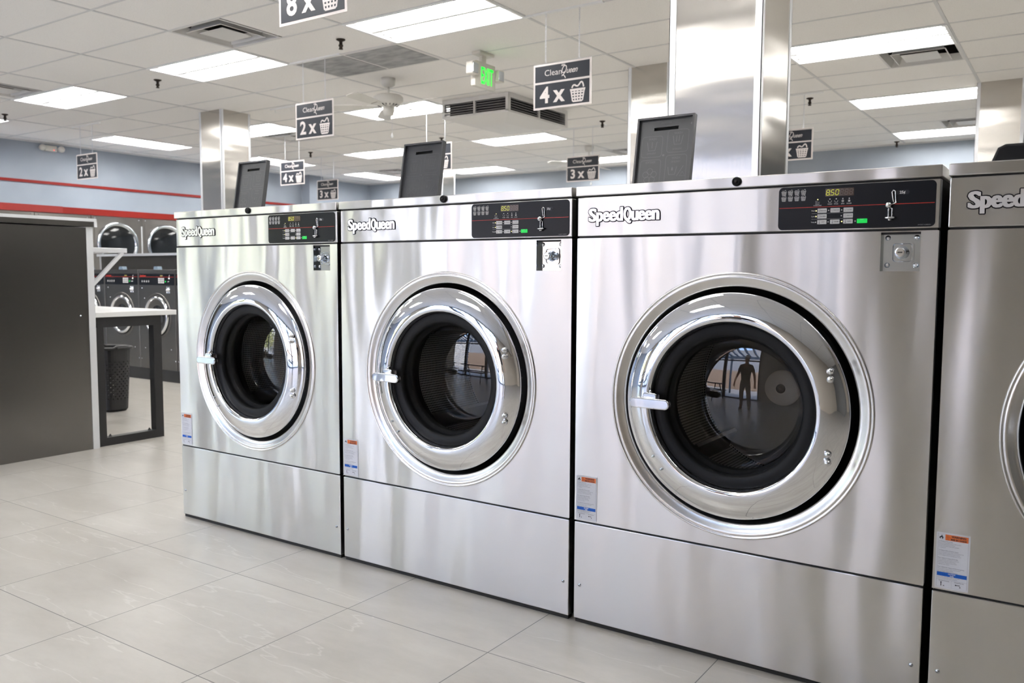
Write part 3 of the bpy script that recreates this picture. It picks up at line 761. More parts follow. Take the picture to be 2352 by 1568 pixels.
    for i, ch in enumerate('850888'): digit(.7835+i*.0120, ch, M_seg_on if i < 3 else M_seg_off)
    g.poly(circ(.7888, 1.3845, .0009, 8), F_, .0030, M_seg_on)
    g.build('display', cp)
    for r_, z in enumerate((1.343, 1.3275, 1.3120)):
        for c_i, x in enumerate((.7695, .8035, .8375)):
            if r_ == 1 and c_i == 1: continue
            q = MB(); q.extrude(rrect(x-.0122, x+.0122, z-.0058, z+.0058, .0015, 3), F_, .0012, .0026, M_btn)
            tx = (('REGULAR', 'DELUXE', 'ULTRA'), ('NORMAL', '', 'DELICATE'), ('HOT', 'WARM', 'COLD'))[r_][c_i]
            q.text(tx, x+.0035, z-.0013, .0040, F_, .0031, M_ink, off=.01, sx=.8 if len(tx) > 6 else .95)
            if r_ == 0: q.stroke([(x-.0102, z+.003), (x-.009, z-.002), (x-.006, z-.002), (x-.0048, z+.003)], .0005, F_, .0031, M_ink)
            elif r_ == 1: q.stroke([(x-.0095, z+.003), (x-.0095, z-.0025), (x-.006, z-.0025), (x-.006, z+.003)], .0005, F_, .0031, M_ink, True)
            else: q.stroke([(x-.0065, z+.004), (x-.0065, z-.002)], .0007, F_, .0031, M_ink); q.poly(circ(x-.0065, z-.003, .0012, 8), F_, .0031, M_ink)
            q.build('button', cp)
    q = MB(); q.extrude(rrect(.8605, .8865, 1.3062, 1.3180, .0015, 3), F_, .0012, .0028, M_green); q.text('START', .8735, 1.3148, .0030, F_, .0033, M_white); bt = q.build('start_button', cp); bt['label'] = 'green start button'
    # coin mechanism
    q = MB()
    q.tube([(.9485, -.003, 1.3895), (.9455, -.003, 1.384), (.9475, -.003, 1.370), (.9500, -.003, 1.358)], .0018, M_chrome, 6)
    q.tube([(.9485, -.003, 1.3895), (.9535, -.003, 1.386), (.9545, -.003, 1.370), (.9560, -.003, 1.357), (.9480, -.004, 1.353)], .0018, M_chrome, 6)
    q.poly([(.9475, 1.384), (.9515, 1.384), (.9530, 1.362), (.9500, 1.362)], F_, .0018, M_void)
    q.lathe([(0, -.015), (.004, -.0145), (.0075, -.011), (.009, -.006), (.0085, 0)], (.9385, 0, 1.3505), M_chrome, n=20)
    q.tube([(.9385, -.003, 1.341), (.9385, -.004, 1.320), (.9475, -.004, 1.320), (.9475, -.003, 1.341), (.943, -.003, 1.344)], .0020, M_chrome, 6, True)
    q.poly([(.9405, 1.340), (.9455, 1.340), (.9455, 1.321), (.9405, 1.321)], F_, .0018, M_void)
    q.tube([(.9295, -.004, 1.3185), (.934, -.012, 1.3175), (.943, -.016, 1.317), (.952, -.012, 1.3175), (.9565, -.004, 1.3185)], .0026, M_chrome, 8)
    q.tube([(.936, -.004, 1.314), (.943, -.014, 1.3115), (.950, -.004, 1.314)], .0020, M_chrome, 8)
    q.build('coin_slot', cp)
    # front panel and stamped ring
    fp = front_panel().build('front_panel', t, bevel=.0025)
    b = MB(); b.lathe([(.3955, 0), (.3945, -.0035), (.3915, -.0055), (.3885, -.0035), (.3870, -.0012), (.3850, -.0030), (.3815, -.0040), (.3765, -.0022), (.3710, .0010), (.3650, .0040), (.3590, .0060), (.3545, .0070), (.3525, .018), (.3525, .03)], (CX, 0, CZ), M_stamp, n=120); b.build('stamped_ring', fp)
    # lock plate in its recess
    lx0, lx1, lz0, lz1 = LOCK
    b = MB(); dp = .020
    b.add([(lx0, 0, lz0), (lx1, 0, lz0), (lx1, 0, lz1), (lx0, 0, lz1), (lx0, dp, lz0), (lx1, dp, lz0), (lx1, dp, lz1), (lx0, dp, lz1)], [(0, 1, 5, 4), (1, 2, 6, 5), (2, 3, 7, 6), (3, 0, 4, 7), (4, 5, 6, 7)], M_zinc)
    lcx, lcz = (lx0+lx1)/2+.003, (lz0+lz1)/2-.002
    G_ = FR(dp)
    outer = rrect(lcx-.028, lcx+.028, lcz-.028, lcz+.028, .010); inner = rrect(lcx-.024, lcx+.024, lcz-.024, lcz+.024, .008); deep = rrect(lcx-.019, lcx+.019, lcz-.019, lcz+.019, .006)
    n = len(outer)
    for A_, da, B_, db in ((outer, .0005, outer, .004), (outer, .004, inner, .004), (inner, .004, deep, -.010)):
        b.add([G_(a, c, da) for a, c in A_]+[G_(a, c, db) for a, c in B_], [(i, (i+1) % n, n+(i+1) % n, n+i) for i in range(n)], M_zinc, True)
    b.add([G_(a, c, .0035) for a, c in inner], [tuple(range(n))], M_zinc) if False else None
    b.add([G_(a, c, .0006) for a, c in deep], [tuple(range(n))], M_zinc)
    lp = b.build('lock_plate', t)
    for x in (lx0+.014, lx1-.012):
        for z in (lz0+.016, lz1-.014):
            q = MB(); q.lathe([(0, -.0045), (.004, -.004), (.0068, -.0015), (.0070, 0)], (x, dp, z), M_chrome, n=16); q.build('bolt', lp)
    q = MB(); q.lathe([(0, -.0365), (.0035, -.0365), (.0085, -.037), (.0120, -.037), (.0132, -.035), (.0132, -.028), (.0118, -.026), (.0118, -.015), (.018, 0)], (lcx-.001, dp, lcz), M_chrome, n=28)
    q.box(lcx-.0065, lcx+.0045, dp-.0375, dp-.0365, lcz-.0012, lcz+.0012, M_void); q.build('lock_cylinder', lp)
    # kick panel
    b = MB(); b.box(0, WM, 0, .022, .014, .345, M_steel, skip='b'); kp = b.build('kick_panel', t, bevel=.0025)
    for x in (.022, WM-.022):
        q = MB(); q.lathe([(0, -.0045), (.0032, -.004), (.0055, -.0015), (.0062, 0)], (x, 0, .130), M_zinc, n=14); q.box(x-.002, x+.002, -.0050, -.0044, .1295, .1305, M_void); q.build('screw', kp)
    # warning label
    b = MB(); ux, uz, uw, uh = .006, .3555, .078, .148
    b.poly([(ux, uz), (ux+uw, uz), (ux+uw, uz+uh), (ux, uz+uh)], F_, .0012, M_paper); d = .0020
    def rr(x0, x1, z0, z1, m, dd=d): b.poly([(ux+x0, uz+z0), (ux+x1, uz+z0), (ux+x1, uz+z1), (ux+x0, uz+z1)], F_, dd, m)
    b.stroke([(ux+.004, uz+.004), (ux+uw-.004, uz+.004), (ux+uw-.004, uz+uh-.004), (ux+.004, uz+uh-.004)], .0004, F_, d-.0004, M_inkg, True)
    rr(.0205, .0735, .1285, .1435, M_orange); rr(.0205, .0735, .1358, .1361, M_ink, d+.0003)
    b.text('WARNING', ux+.0515, uz+.1373, .0066, F_, d+.0004, M_ink, off=.04, sx=1.05); b.text('MISE EN GARDE', ux+.0515, uz+.1300, .0060, F_, d+.0004, M_ink, off=.035, sx=.86)
    for z in (.1375, .1300): b.stroke([(ux+.0235, uz+z), (ux+.0295, uz+z), (ux+.0265, uz+z+.0050)], .0006, F_, d+.0004, M_ink, True)
    fl = [(0, -.0055), (.0035, -.0045), (.0048, -.001), (.0035, .002), (.0028, .0005), (.002, .004), (.0002, .0068), (-.0002, .003), (-.0022, .0012), (-.0032, .002), (-.0048, -.0012), (-.0035, -.0045)]
    b.poly([(ux+.0115+a, uz+.1355+c) for a, c in fl], F_, d, M_ink); b.poly(circ(ux+.0115, uz+.1325, .0022, 10), F_, d+.0003, M_paper)
    lines = [('To Reduce Risk of Fire:', 1), ('Do not put flammable fluids or fabrics soiled', 0), ('with flammable fluids in machine.', 0), ('Do not wash items soiled with vegetable', 0), ('or cooking oil.', 0), ('', 0),
             ('To Reduce Risk of Serious Injury:', 1), ('Do not attempt to open door until the basket has', 0), ('stopped and all moving parts have stopped.', 0), ('Do not tamper with or override door switch.', 0), ('', 0),
             ("Pour reduire le risque d'incendie:", 1), ('Ne pas introduire de liquides ou de tissus', 0), ('impregnes de liquides inflammables.', 0), ("Ne pas laver d'articles souilles d'huile", 0), ('vegetale ou de cuisson.', 0), ('', 0),
             ('Pour reduire les risques de blessures graves:', 1), ("Ne pas ouvrir la porte avant l'arret du panier", 0), ('et de toutes les pieces mobiles.', 0), ("Ne pas modifier l'interrupteur de porte.", 0)]
    z = .1235
    for s_, bold in lines:
        if s_: b.text(s_, ux+.006, uz+z, .0038 if bold else .0032, F_, d, M_inkg, 'l', off=.01 if bold else 0, sx=.90)
        z -= .0040
    rr(.0045, .0735, .0330, .0430, M_blue); rr(.0045, .0735, .0378, .0380, M_ink, d+.0002)
    b.text('NOTICE', ux+.039, uz+.0386, .0046, F_, d+.0004, M_white2, off=.03); b.text('AVIS', ux+.039, uz+.0338, .0046, F_, d+.0004, M_white2, off=.03)
    for s_, z in (('Close water valve when machine is not used.', .0300), ("Fermer le robinet d'eau apres utilisation.", .0265)): b.text(s_, ux+.006, uz+z, .0032, F_, d, M_inkg, 'l', sx=.88)
    rr(.004, .074, .0235, .0238, M_inkg); rr(.0388, .0390, .004, .0235, M_inkg)
    b.text('Opened/Ouverte', ux+.0215, uz+.0195, .0037, F_, d, M_ink, sx=.95); b.text('Closed/Fermee', ux+.0565, uz+.0195, .0037, F_, d, M_ink, sx=.95)
    rr(.014, .0158, .0065, .0160, M_ink); b.poly(circ(ux+.0149, uz+.016, .0017, 8), F_, d, M_ink); b.poly([(ux+.019, uz+.008), (ux+.0225, uz+.0095), (ux+.0225, uz+.0065)], F_, d, M_ink)
    rr(.049, .059, .0133, .0148, M_ink); b.poly(circ(ux+.049, uz+.014, .0017, 8), F_, d, M_ink); b.poly([(ux+.0590, uz+.0120), (ux+.0573, uz+.0085), (ux+.0607, uz+.0085)], F_, d, M_ink)
    b.build('warning_sticker', t)
    # door
    dz_ = 0
    D = empty_child('door', t, (CX-.003, 0, CZ))
    b = MB(); b.lathe([(.3365, .045), (.3365, .002), (.3355, -.004), (.3325, -.0065), (.3290, -.0065), (.3230, -.0115), (.3130, -.0175), (.3000, -.0235), (.2870, -.0280), (.2740, -.0310), (.2630, -.0325), (.2555, -.0320), (.2505, -.0290), (.2475, -.0220), (.2460, -.010), (.2450, .03)], (0, 0, 0), M_chrome, n=128); b.build('door_ring', D)
    b = MB(); b.lathe([(.2452, -.004), (.2400, -.008), (.2150, -.004), (.2080, .000), (.2060, .012), (.2100, .020), (.2080, .030), (.1980, .034), (.1960, .060), (.2050, .070)], (0, 0, 0), M_rubber, n=96); b.build('gasket', D)
    side = [(.1975, .034), (.1930, .038), (.1885, .060), (.1800, .092), (.1740, .108), (.1690, .1145), (.165, .1165)]; prof = []
    Rd = .85
    for k in range(12, -1, -1): rr_ = .165*k/12; prof.append((rr_, .1165-(math.sqrt(Rd*Rd-rr_*rr_)-math.sqrt(Rd*Rd-.165**2))))
    b = MB(); b.lathe(side, (0, 0, 0), M_glass_rim, n=96); b.lathe(prof, (0, 0, 0), M_glass, n=96); b.build('door_glass', D)
    for z in (.115, -.115):
        b = MB(); 
        for q_ in (.0115, -.0115): b.lathe([(0, -.013), (.0040, -.0122), (.0075, -.009), (.0092, -.004), (.0092, .006)], (.286, -.027, z+q_), M_chrome, n=18)
        b.build('hinge_bolts', D)
    for x, z in ((-.235, -.175), (-.207, -.212)):
        b = MB(); b.lathe([(0, -.003), (.003, -.0025), (.0042, 0), (.0042, .004)], (x*1.0, -.0295, z), M_zinc, n=10); b.build('rivet', D)
    b = MB(); F2 = FR(-.052)
    b.extrude(rrect(-.298, -.166, -.020, .012, .0155, 6), F2, 0, .020, M_chrome, True)
    b.extrude(rrect(-.262, -.215, -.012, .026, .008, 4), FR(-.020), 0, .033, M_chrome, True)
    b.lathe([(0, -.012), (.004, -.011), (.006, 0)], (-.238, -.040, .030), M_chrome, n=10)
    b.build('door_handle', D, bevel=.004)
    # drum
    Dm = MB(); Dm.lathe([(.235, .110), (.285, .120), (.292, .135), (.292, .165)], (0, 0, 0), M_rubber, n=64); Dm.lathe([(.292, .165), (.292, .505), (.285, .52)], (0, 0, 0), M_drum, n=64);  # steel lip drawn in black rubber, throat's darkness put into the colour
    Dm.lathe([(.285, .52), (.12, .525), (.10, .515), (.062, .505)], (0, 0, 0), M_stampd, n=64)
    Dm.lathe([(.062, .505), (.058, .490), (.02, .484), (.016, .480)], (0, 0, 0), M_hub, n=40)
    Dm.lathe([(.016, .480), (.015, .474), (.009, .472), (.008, .476), (.005, .476), (.004, .470), (0, .470)], (0, 0, 0), M_rubber, n=24)
    for k in range(4):
        a = PI/4+k*PI/2; ca, sa = math.cos(a), math.sin(a)
        P = [(.292, -.03), (.225, -.006), (.225, .006), (.292, .03)]
        Dm.extrude(P, lambda p, q, e_: (p*ca-q*sa, e_, p*sa+q*ca), .14, .50, M_drumrib)
    dm = Dm.build('drum', t, (CX, 0, CZ))
    # dispenser flap
    if open_flap:
        mp = flapmap(.055, .21); b = MB(); w, h = .21, .270
        # body made of strips around the grip slot
        s0, s1, v0, v1 = .060, .150, .224, .236
        for a0, a1, c0, c1 in ((0, w, 0, v0), (0, w, v1, h), (0, s0, v0, v1), (s1, w, v0, v1)): b.extrude([(a0, c0), (a1, c0), (a1, c1), (a0, c1)], mp, -.010, 0, M_flap)
        for a0, a1, c0, c1 in ((0, .007, 0, h), (w-.007, w, 0, h), (.007, w-.007, h-.007, h)): b.extrude([(a0, c0), (a1, c0), (a1, c1), (a0, c1)], mp, 0, .012, M_flap)
        b.extrude([(s0-.01, v0-.008), (s1+.01, v0-.008), (s1+.01, v1+.008), (s0-.01, v1+.008)], mp, -.022, -.0105, M_void)  # black backing paints in the shade inside the grip slot
        fl_ = b.build('dispenser_lid', t)
        g = MB(); sw = .0014
        def frm(x0, x1, z0, z1, r_): 
            P = rrect(x0, x1, z0, z1, r_, 4); g.stroke(P, sw, mp, .0010, M_flap2, True)
        frm(.020, .096, .132, .205, .010); frm(.114, .190, .144, .222, .010); frm(.020, .096, .022, .122, .010); frm(.114, .190, .022, .134, .010)
        def tub(cx, cz, s_, bars):
            g.stroke([(cx-.5*s_, cz+.42*s_), (cx-.34*s_, cz-.42*s_), (cx+.34*s_, cz-.42*s_), (cx+.5*s_, cz+.42*s_)], .0022, mp, .0012, M_flap2)
            for k in range(bars): x = cx+(k-(bars-1)/2)*.26*s_; g.stroke([(x, cz+.42*s_), (x, cz-.18*s_)], .0022, mp, .0012, M_flap2)
        tub(.058, .170, .036, 1); tub(.152, .186, .036, 2); tub(.140, .080, .032, 0)
        g.stroke([(.158, .060), (.180, .095)], .002, mp, .0012, M_flap2); g.stroke([(.168, .060), (.178, .075), (.188, .060)], .0018, mp, .0012, M_flap2, True)
        g.poly([(.1400, .094), (.1365, .085), (.1380, .080), (.1420, .080), (.1435, .085)], mp, .0012, M_flap2)
        for s_, x, z in (('WASH', .058, .192), ('WASH', .152, .206), ('SOFTENER', .058, .110), ('WASH', .150, .120)): g.text(s_, x, z, .011, mp, .0012, M_flap2, sx=.95 if len(s_) < 6 else .72)
        for s_, x, z in (('DETERGENT', .058, .142), ('DETERGENT', .152, .152), ('OR BLEACH', .150, .108)): g.text(s_, x, z, .0085, mp, .0012, M_flap2, sx=.72)
        for k in range(5):
            a = PI/2+2*PI*k/5; px, pz = .058+.016*math.cos(a), .066+.016*math.sin(a)
            g.stroke([(px+.0105*math.cos(2*PI*i/12), pz+.0105*math.sin(2*PI*i/12)) for i in range(12)], .0016, mp, .0011, M_flap2, True)
        for x, z in ((.103, .136), (.197, .240), (.103, .012)): g.poly(circ(x, z, .004, 10), mp, .0011, M_flap2)
        g.text('DISPENSER', .105, .247, .008, mp, .0011, M_flap2)
        g.build('raised_symbols', fl_)
    else:
        b = MB(); b.extrude([(.075, 1.448), (.33, 1.448), (.318, 1.492), (.300, 1.502), (.110, 1.502), (.093, 1.494)], lambda a, c, e_: (a, e_, c), .10, .34, M_rubber); b.build('dispenser_lid', t, bevel=.006)
    b = MB(); b.box(.05, .30, .27, .33, 1.446, 1.460, M_flap); b.build('dispenser_hinge', t)
    return t
def empty_child(name, parent, loc):
    o = bpy.data.objects.new(name, None); C.objects.link(o); o.parent = parent; o.location = loc; o.empty_display_size = .05; return o
M_stampd = mat('drum_back', (.42, .40, .38), 1.0, .28)
M_drumrib = mat('drum_rib', (.34, .33, .32), 1.0, .3)
M_hub = mat('drum_hub', (.90, .84, .76), 0, .5)  # cream colour painted in for the metal hub's bright reflection

W1 = make_washer('first washer from the left, smallest in view, beside the open floor', (0, 0, 0))
W2 = dup(W1, (W, 0, 0), 'second washer from the left, between the smallest and the largest in view')
W3 = dup(W1, (2*W, 0, 0), 'largest washer in view, directly in front of the big steel column')
W4 = make_washer('washer cut off by the right edge of the photo, flat dull steel front', (3*W, 0, 0), False)

# ------------------------------------------------------------------ left island: end panel, shelf, folding table
t = empty('washer_island', 'end of a washer island clad in a dark steel sheet, left edge of the photo', 'cabinet', (-1.85, .62, 0))
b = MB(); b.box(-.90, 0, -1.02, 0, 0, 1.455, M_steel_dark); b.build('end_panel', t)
b = MB(); b.box(-.02, .004, -.022, .022, 0, 1.458, M_alu); b.build('corner_trim', t)
b = MB(); b.box(-.94, .025, -1.06, .035, 1.462, 1.510, M_steel_dark); lid_ = b.build('top_cap', t)
b = MB(); b.box(.025, .030, -1.06, .038, 1.494, 1.514, M_alu); b.box(-.94, .030, .034, .038, 1.494, 1.514, M_alu); b.box(.025, .030, .018, .038, 1.460, 1.494, M_alu); b.build('edge_trim', lid_)
for y, z in ((-.075, .885),):
    q = MB(); q.lathe([(0, .004), (.004, .0035), (.006, 0)], (.0, y, z), M_zinc, 'x', n=12); q.build('rivet', t)
t = empty('wall_shelf', 'white shelf on a diagonal bracket, sticking out behind the dark steel end panel', 'shelf', (-1.875, .645, 1.30))
b = MB(); b.box(-.9, 0, 0, .25, 0, .030, M_alu); b.build('shelf_board', t, bevel=.002)
b = MB(); b.extrude([(.0, -.225), (.012, -.225), (.225, -.012), (.225, .0), (.205, 0), (.0, -.205)], lambda a, c, d: (d, a, c), -.022, 0, M_alu); b.build('bracket', t)
t = empty('folding_table', 'long table with a pale top on a black square-tube frame', 'table', (-1.86, 1.25, 0))
b = MB(); b.box(-2.2, 0, -.60, 0, .868, .902, M_table); b.build('tabletop', t, bevel=.003)
b = MB(); k = .065
b.box(-.075, -.015, -.540, -.115, 0, .055, M_black); b.box(-.075, -.015, -.585, -.115, .800, .866, M_black)
b.box(-2.1, -.075, -.175, -.115, .800, .866, M_black)
b.build('frame', t)
for x, y in ((-.075, -.175), (-.075, -.60), (-2.16, -.175), (-2.16, -.60)):
    q = MB(); q.box(x, x+.06, y, y+.06, .055 if x > -1 and y > -.3 else 0, .800, M_black); q.build('leg', t)
for y in (-.50, -.21):
    q = MB(); q.lathe([(0, .018), (.004, .016), (.009, .006), (.012, 0)], (-.045, y, .055), M_black, 'z', n=10); q.build('screw', t)

# black laundry hamper
def hamper():
    t = empty('laundry_hamper', 'tall black perforated plastic laundry hamper on the floor under the table', 'hamper', (-3.27, 1.56, 0))
    b = MB(); n = 40; hgt = .53; rows = 16; cols = 44
    def P(i, z):
        a = 2*PI*i/cols; k = .80+.20*z/hgt; sx, sy = .165*k, .135*k
        e = 3.0; ca, sa = math.cos(a), math.sin(a)
        q = (abs(ca)**e+abs(sa)**e)**(-1/e); return (sx*q*ca, sy*q*sa, z)
    zs_ = [0, .02, .10]+[.10+(hgt-.20)*j/rows for j in range(1, rows+1)]+[hgt-.06, hgt]
    V_ = [[P(i, z) for i in range(cols)] for z in zs_]
    V_[0] = [(x*.9, y*.9, z) for x, y, z in V_[0]]
    vs = [p for row in V_ for p in row]; fs = []
    for j in range(len(zs_)-1):
        for i in range(cols):
            hole = 2 <= j < 2+rows and (i+j) % 2 == 0
            q = [j*cols+i, j*cols+(i+1) % cols, (j+1)*cols+(i+1) % cols, (j+1)*cols+i]
            if not hole: fs.append(q)
            else:   # small opening inside the cell
                c = [Vector(vs[k]) for k in q]; m_ = sum(c, Vector())/4; o = len(vs); vs += [tuple(m_+(x-m_)*.55) for x in c]
                for k in range(4): fs.append([q[k], q[(k+1) % 4], o+(k+1) % 4, o+k])
    fs.append(list(range(cols))[::-1])
    b.add(vs, fs, M_black, False); o = b.build('basket_body', t); md = o.modifiers.new('solid', 'SOLIDIFY'); md.thickness = .004
    b = MB()
    ring = [tuple(Vector(P(i, hgt))*1.0+Vector((0, 0, .006))) for i in range(cols)]
    b.tube([(x*1.07, y*1.07, z+(.014 if abs(y) < .05 else 0)) for x, y, z in ring], .012, M_black, 8, True); b.build('rim', t)
    for s_ in (-1, 1):
        b = MB(); b.box(min(.165*s_, .205*s_), max(.165*s_, .205*s_), -.05, .05, hgt, hgt+.018, M_black); b.build('handle', t, bevel=.006)
hamper()

# ------------------------------------------------------------------ far row of small washers
def make_small_washer(label, loc):
    t = empty('small_washing_machine', label, 'washing machine', loc, 0, 'far row of dull steel washers')
    w, h = .655, 1.07; cx, cz = .33, .575
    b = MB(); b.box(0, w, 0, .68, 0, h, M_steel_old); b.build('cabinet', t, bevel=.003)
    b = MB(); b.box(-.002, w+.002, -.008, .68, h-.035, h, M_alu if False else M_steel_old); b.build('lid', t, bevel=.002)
    b = MB(); b.extrude(rrect(.012, w-.012, .905, 1.025, .006), FR(0), 0, .003, M_panel)
    F_ = FR(0); d = .004
    b.text('SpeedQueen', .032, .998, .022, F_, d, M_red, 'l', off=.03, sx=.95)
    b.poly([(.012, .990), (w-.012, .990), (w-.012, .993), (.012, .993)], F_, d, M_red)
    b.poly([(.40, 1.000), (.45, 1.000), (.45, 1.012), (.40, 1.012)], F_, d, M_seg_off)
    for i in range(3): b.text(('8', '5', '0')[i], .41+i*.013, .9995, .014, F_, d+.001, M_seg_on)
    for i in range(4): basket(b, .07+.04*i, .945, .020, F_, d, M_white, 4)
    b.poly([(.485, .937), (.503, .937), (.503, .952), (.485, .952)], F_, d, M_green)
    b.build('control_panel', t)
    for i in range(3):
        for j in range(3):
            q = MB(); q.extrude(rrect(.368+i*.036, .396+i*.036, .925+j*.020, .941+j*.020, .002, 2), FR(0), .003, .006, M_btn); q.build('button', t)
    q = MB(); q.tube([(.575, -.004, 1.008), (.565, -.004, 1.012), (.560, -.004, .998), (.568, -.004, .988)], .003, M_chrome, 6); q.lathe([(0, -.015), (.008, -.010), (.010, 0)], (.560, 0, .975), M_chrome, n=12); q.tube([(.545, -.006, .945), (.556, -.018, .942), (.570, -.006, .945)], .004, M_chrome, 6); q.build('coin_slot', t)
    q = MB(); q.box(.505, .570, -.004, 0, .820, .890, M_zinc); q.lathe([(0, -.03), (.012, -.03), (.013, -.01), (.022, -.004)], (.540, 0, .855), M_chrome, n=16)
    for a, c in ((.514, .829), (.561, .829), (.514, .881), (.561, .881)): q.lathe([(0, -.008), (.005, -.004)], (a, 0, c), M_chrome, n=8)
    q.build('lock_plate', t)
    D = empty_child('door', t, (cx, 0, cz))
    q = MB(); q.lathe([(.245, 0), (.243, -.008), (.235, -.006), (.225, .0), (.222, -.002)], (0, 0, 0), M_steel_old, n=56); q.lathe([(.222, -.002), (.215, -.012)], (0, 0, 0), M_rubber, n=56); q.build('stamped_ring', D)
    q = MB(); q.lathe([(.215, 0), (.212, -.012), (.204, -.026), (.195, -.030), (.186, -.026), (.178, -.012), (.176, 0)], (0, 0, 0), M_chrome, n=64); q.build('door_ring', D)
    q = MB(); q.lathe([(.176, -.004), (.168, -.010), (.160, -.006), (.15, -.004), (.12, -.006), (.116, -.003)], (0, 0, 0), M_steel_old, n=48); q.lathe([(.116, -.003), (.08, -.022), (.04, -.030), (0, -.032)], (0, 0, 0), M_door_blk, n=40); q.build('door_glass', D)
    q = MB(); q.extrude(rrect(-.215, -.140, -.012, .012, .011, 4), FR(-.028), 0, .016, M_chrome, True); q.build('door_handle', D)
    for x, z in ((.06, .90-.03), (.10, .76), (.09, .22), (.56, .22), (.02, .10), (w-.02, .10)):
        q = MB(); q.lathe([(0, -.005), (.004, -.0045), (.007, 0)], (x, 0, z), M_zinc, n=10); q.build('screw', t)
    q = MB(); q.extrude([(.20, h), (.285, h), (.275, h+.035), (.21, h+.035)], lambda a, c, e_: (a, e_, c), .05, .10, mat('blue_grey_plastic', (.22, .30, .38), 0, .4)); q.build('dispenser_lid', t)
    return t
far = [(-5.690, 'dull steel washer in the far row, its door seen above and below the folding table'),
       (-5.025, 'dull steel washer in the far row just left of the first big washer'),
       (-6.355, 'dull steel washer in the far row, mostly hidden by the dark end panel'),
       (-4.360, 'dull steel washer in the far row behind the first big washer')]
fw0 = make_small_washer(far[0][1], (far[0][0], 2.94, .13))
for x, lab in far[1:]: dup(fw0, (x, 2.94, .13), lab)
b = MB(); b.box(-7.1, -3.6, 2.955, 3.62, 0, .13, M_black); tag(b.build('plinth'), 'low black plinth under the far row of washers', 'plinth')
t = empty('backsplash_panel', 'grey steel panel with a white top strip behind the far washers', 'panel', (-7.0, 3.66, 0))
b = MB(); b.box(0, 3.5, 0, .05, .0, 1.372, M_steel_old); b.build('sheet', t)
b = MB(); b.box(-.02, 3.5, -.05, .06, 1.372, 1.402, M_alu); b.box(-.02, .0, -.01, .06, 0, 1.372, M_alu); b.build('edge_trim', t)

# ------------------------------------------------------------------ stacked dryers on the left wall
def make_dryer(label, loc):
    t = empty('tumble_dryer', label, 'dryer', loc, 0, 'wall of stacked dryers')
    w = .785; X = lambda a, c, d: (d, a, c)
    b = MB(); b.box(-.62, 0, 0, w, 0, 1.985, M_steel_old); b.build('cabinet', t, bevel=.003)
    b = MB(); b.extrude(rrect(.04, w-.01, 1.07, 1.90, .01), X, 0, .004, M_steel_old); b.build('upper_front', t)
    for cz, nm in ((1.585, 'upper_door'), (.60, 'lower_door')):
        D = empty_child(nm, t, (0, .39, cz))
        q = MB(); q.lathe([(.322, 0), (.320, .018), (.308, .032), (.290, .034), (.276, .022), (.266, .012)], (0, 0, 0), M_zinc, 'x', 64); q.build('door_ring', D)
        q = MB(); q.lathe([(.266, .012), (.20, .020), (.10, .026), (0, .028)], (0, 0, 0), M_door_blk, 'x', 48); q.build('door_glass', D)
    b = MB(); b.box(0, .012, w-.022, w-.004, 1.02, 1.86, M_alu); b.build('edge_strip', t)
    for y, z in ((.05, 1.95), (w-.05, 1.95), (.05, 1.04)):
        q = MB(); q.lathe([(0, .006), (.006, .004), (.009, 0)], (0, y, z), M_zinc, 'x', 10); q.build('screw', t)
    return t
dl = [(4.28, 'stacked dryer whose round door shows fully between the end panel and first washer'),
      (5.07, 'stacked dryer with its round door cut by the first big washer'),
      (3.49, 'stacked dryer just left of the white bracket shelf, mostly hidden'),
      (2.70, 'stacked dryer whose top strip shows above the dark end panel'),
      (5.86, 'stacked dryer hidden behind the first big washer'),
      (1.91, 'leftmost stacked dryer, under the faded red band')]
d0 = make_dryer(dl[0][1], (-8.30, dl[0][0], 0))
for y, lab in dl[1:]: dup(d0, (-8.30, y, 0), lab)

# ------------------------------------------------------------------ storefront behind the camera
def storefront():
    M_fr = mat('window_frame', (.05, .055, .06), .4, .4)
    xs = [XL, -7.5, -6.0, -4.3, -2.6, -.6, STORE_X]
    b = MB()
    for x in xs: b.box(x-(.16 if x in (-2.6, -.6) else .035), x+.035, YF-.12, YF, 0, 2.85, M_fr)
    for z in (0, 2.10, 2.79): b.box(XL, STORE_X, YF-.10, YF-.02, z, z+.06, M_fr)
    o = struct(b.build('window_1'))
    for i in range(6):
        if i == 2: continue
        g = MB(); g.add([(xs[i]+.035, YF-.06, .06), (xs[i+1]-.035, YF-.06, .06), (xs[i+1]-.035, YF-.06, 2.79), (xs[i]+.035, YF-.06, 2.79)], [(0, 1, 2, 3)], M_pane); g.build('pane', o)
storefront()
# outside
M_pav = mat('pavement', (.62, .60, .57), 0, .8); noisecol(M_pav, (3, 3, 3), (.40, .39, .38), (.48, .47, .46))
b = MB(); b.add([(-60, -60, -.02), (60, -60, -.02), (60, YF-.2, -.02), (-60, YF-.2, -.02)], [(0, 1, 2, 3)], M_pav); struct(b.build('trim_7'))
M_tan = mat('stucco_tan', (.28, .20, .145), 0, .85); M_bl = mat('bluegrey_stucco', (.26, .27, .30), 0, .85)
b = MB(); b.box(-9.5, 12, -19, -16, 0, 2.6, M_tan); b.box(-9.5, 12, -19, -16, 2.6, 5.5, M_bl); tag(b.build('building'), 'tan and grey building across the pavement, seen only reflected in the door glass', 'building')
b = MB(); b.box(-34, -12, -26, -22, 0, 7, mat('white_stucco', (.50, .49, .48), 0, .85)); tag(b.build('building'), 'white building far outside to the left, added to whiten a washer reflection', 'building')  # unseen building put in to whiten the first washer's reflection
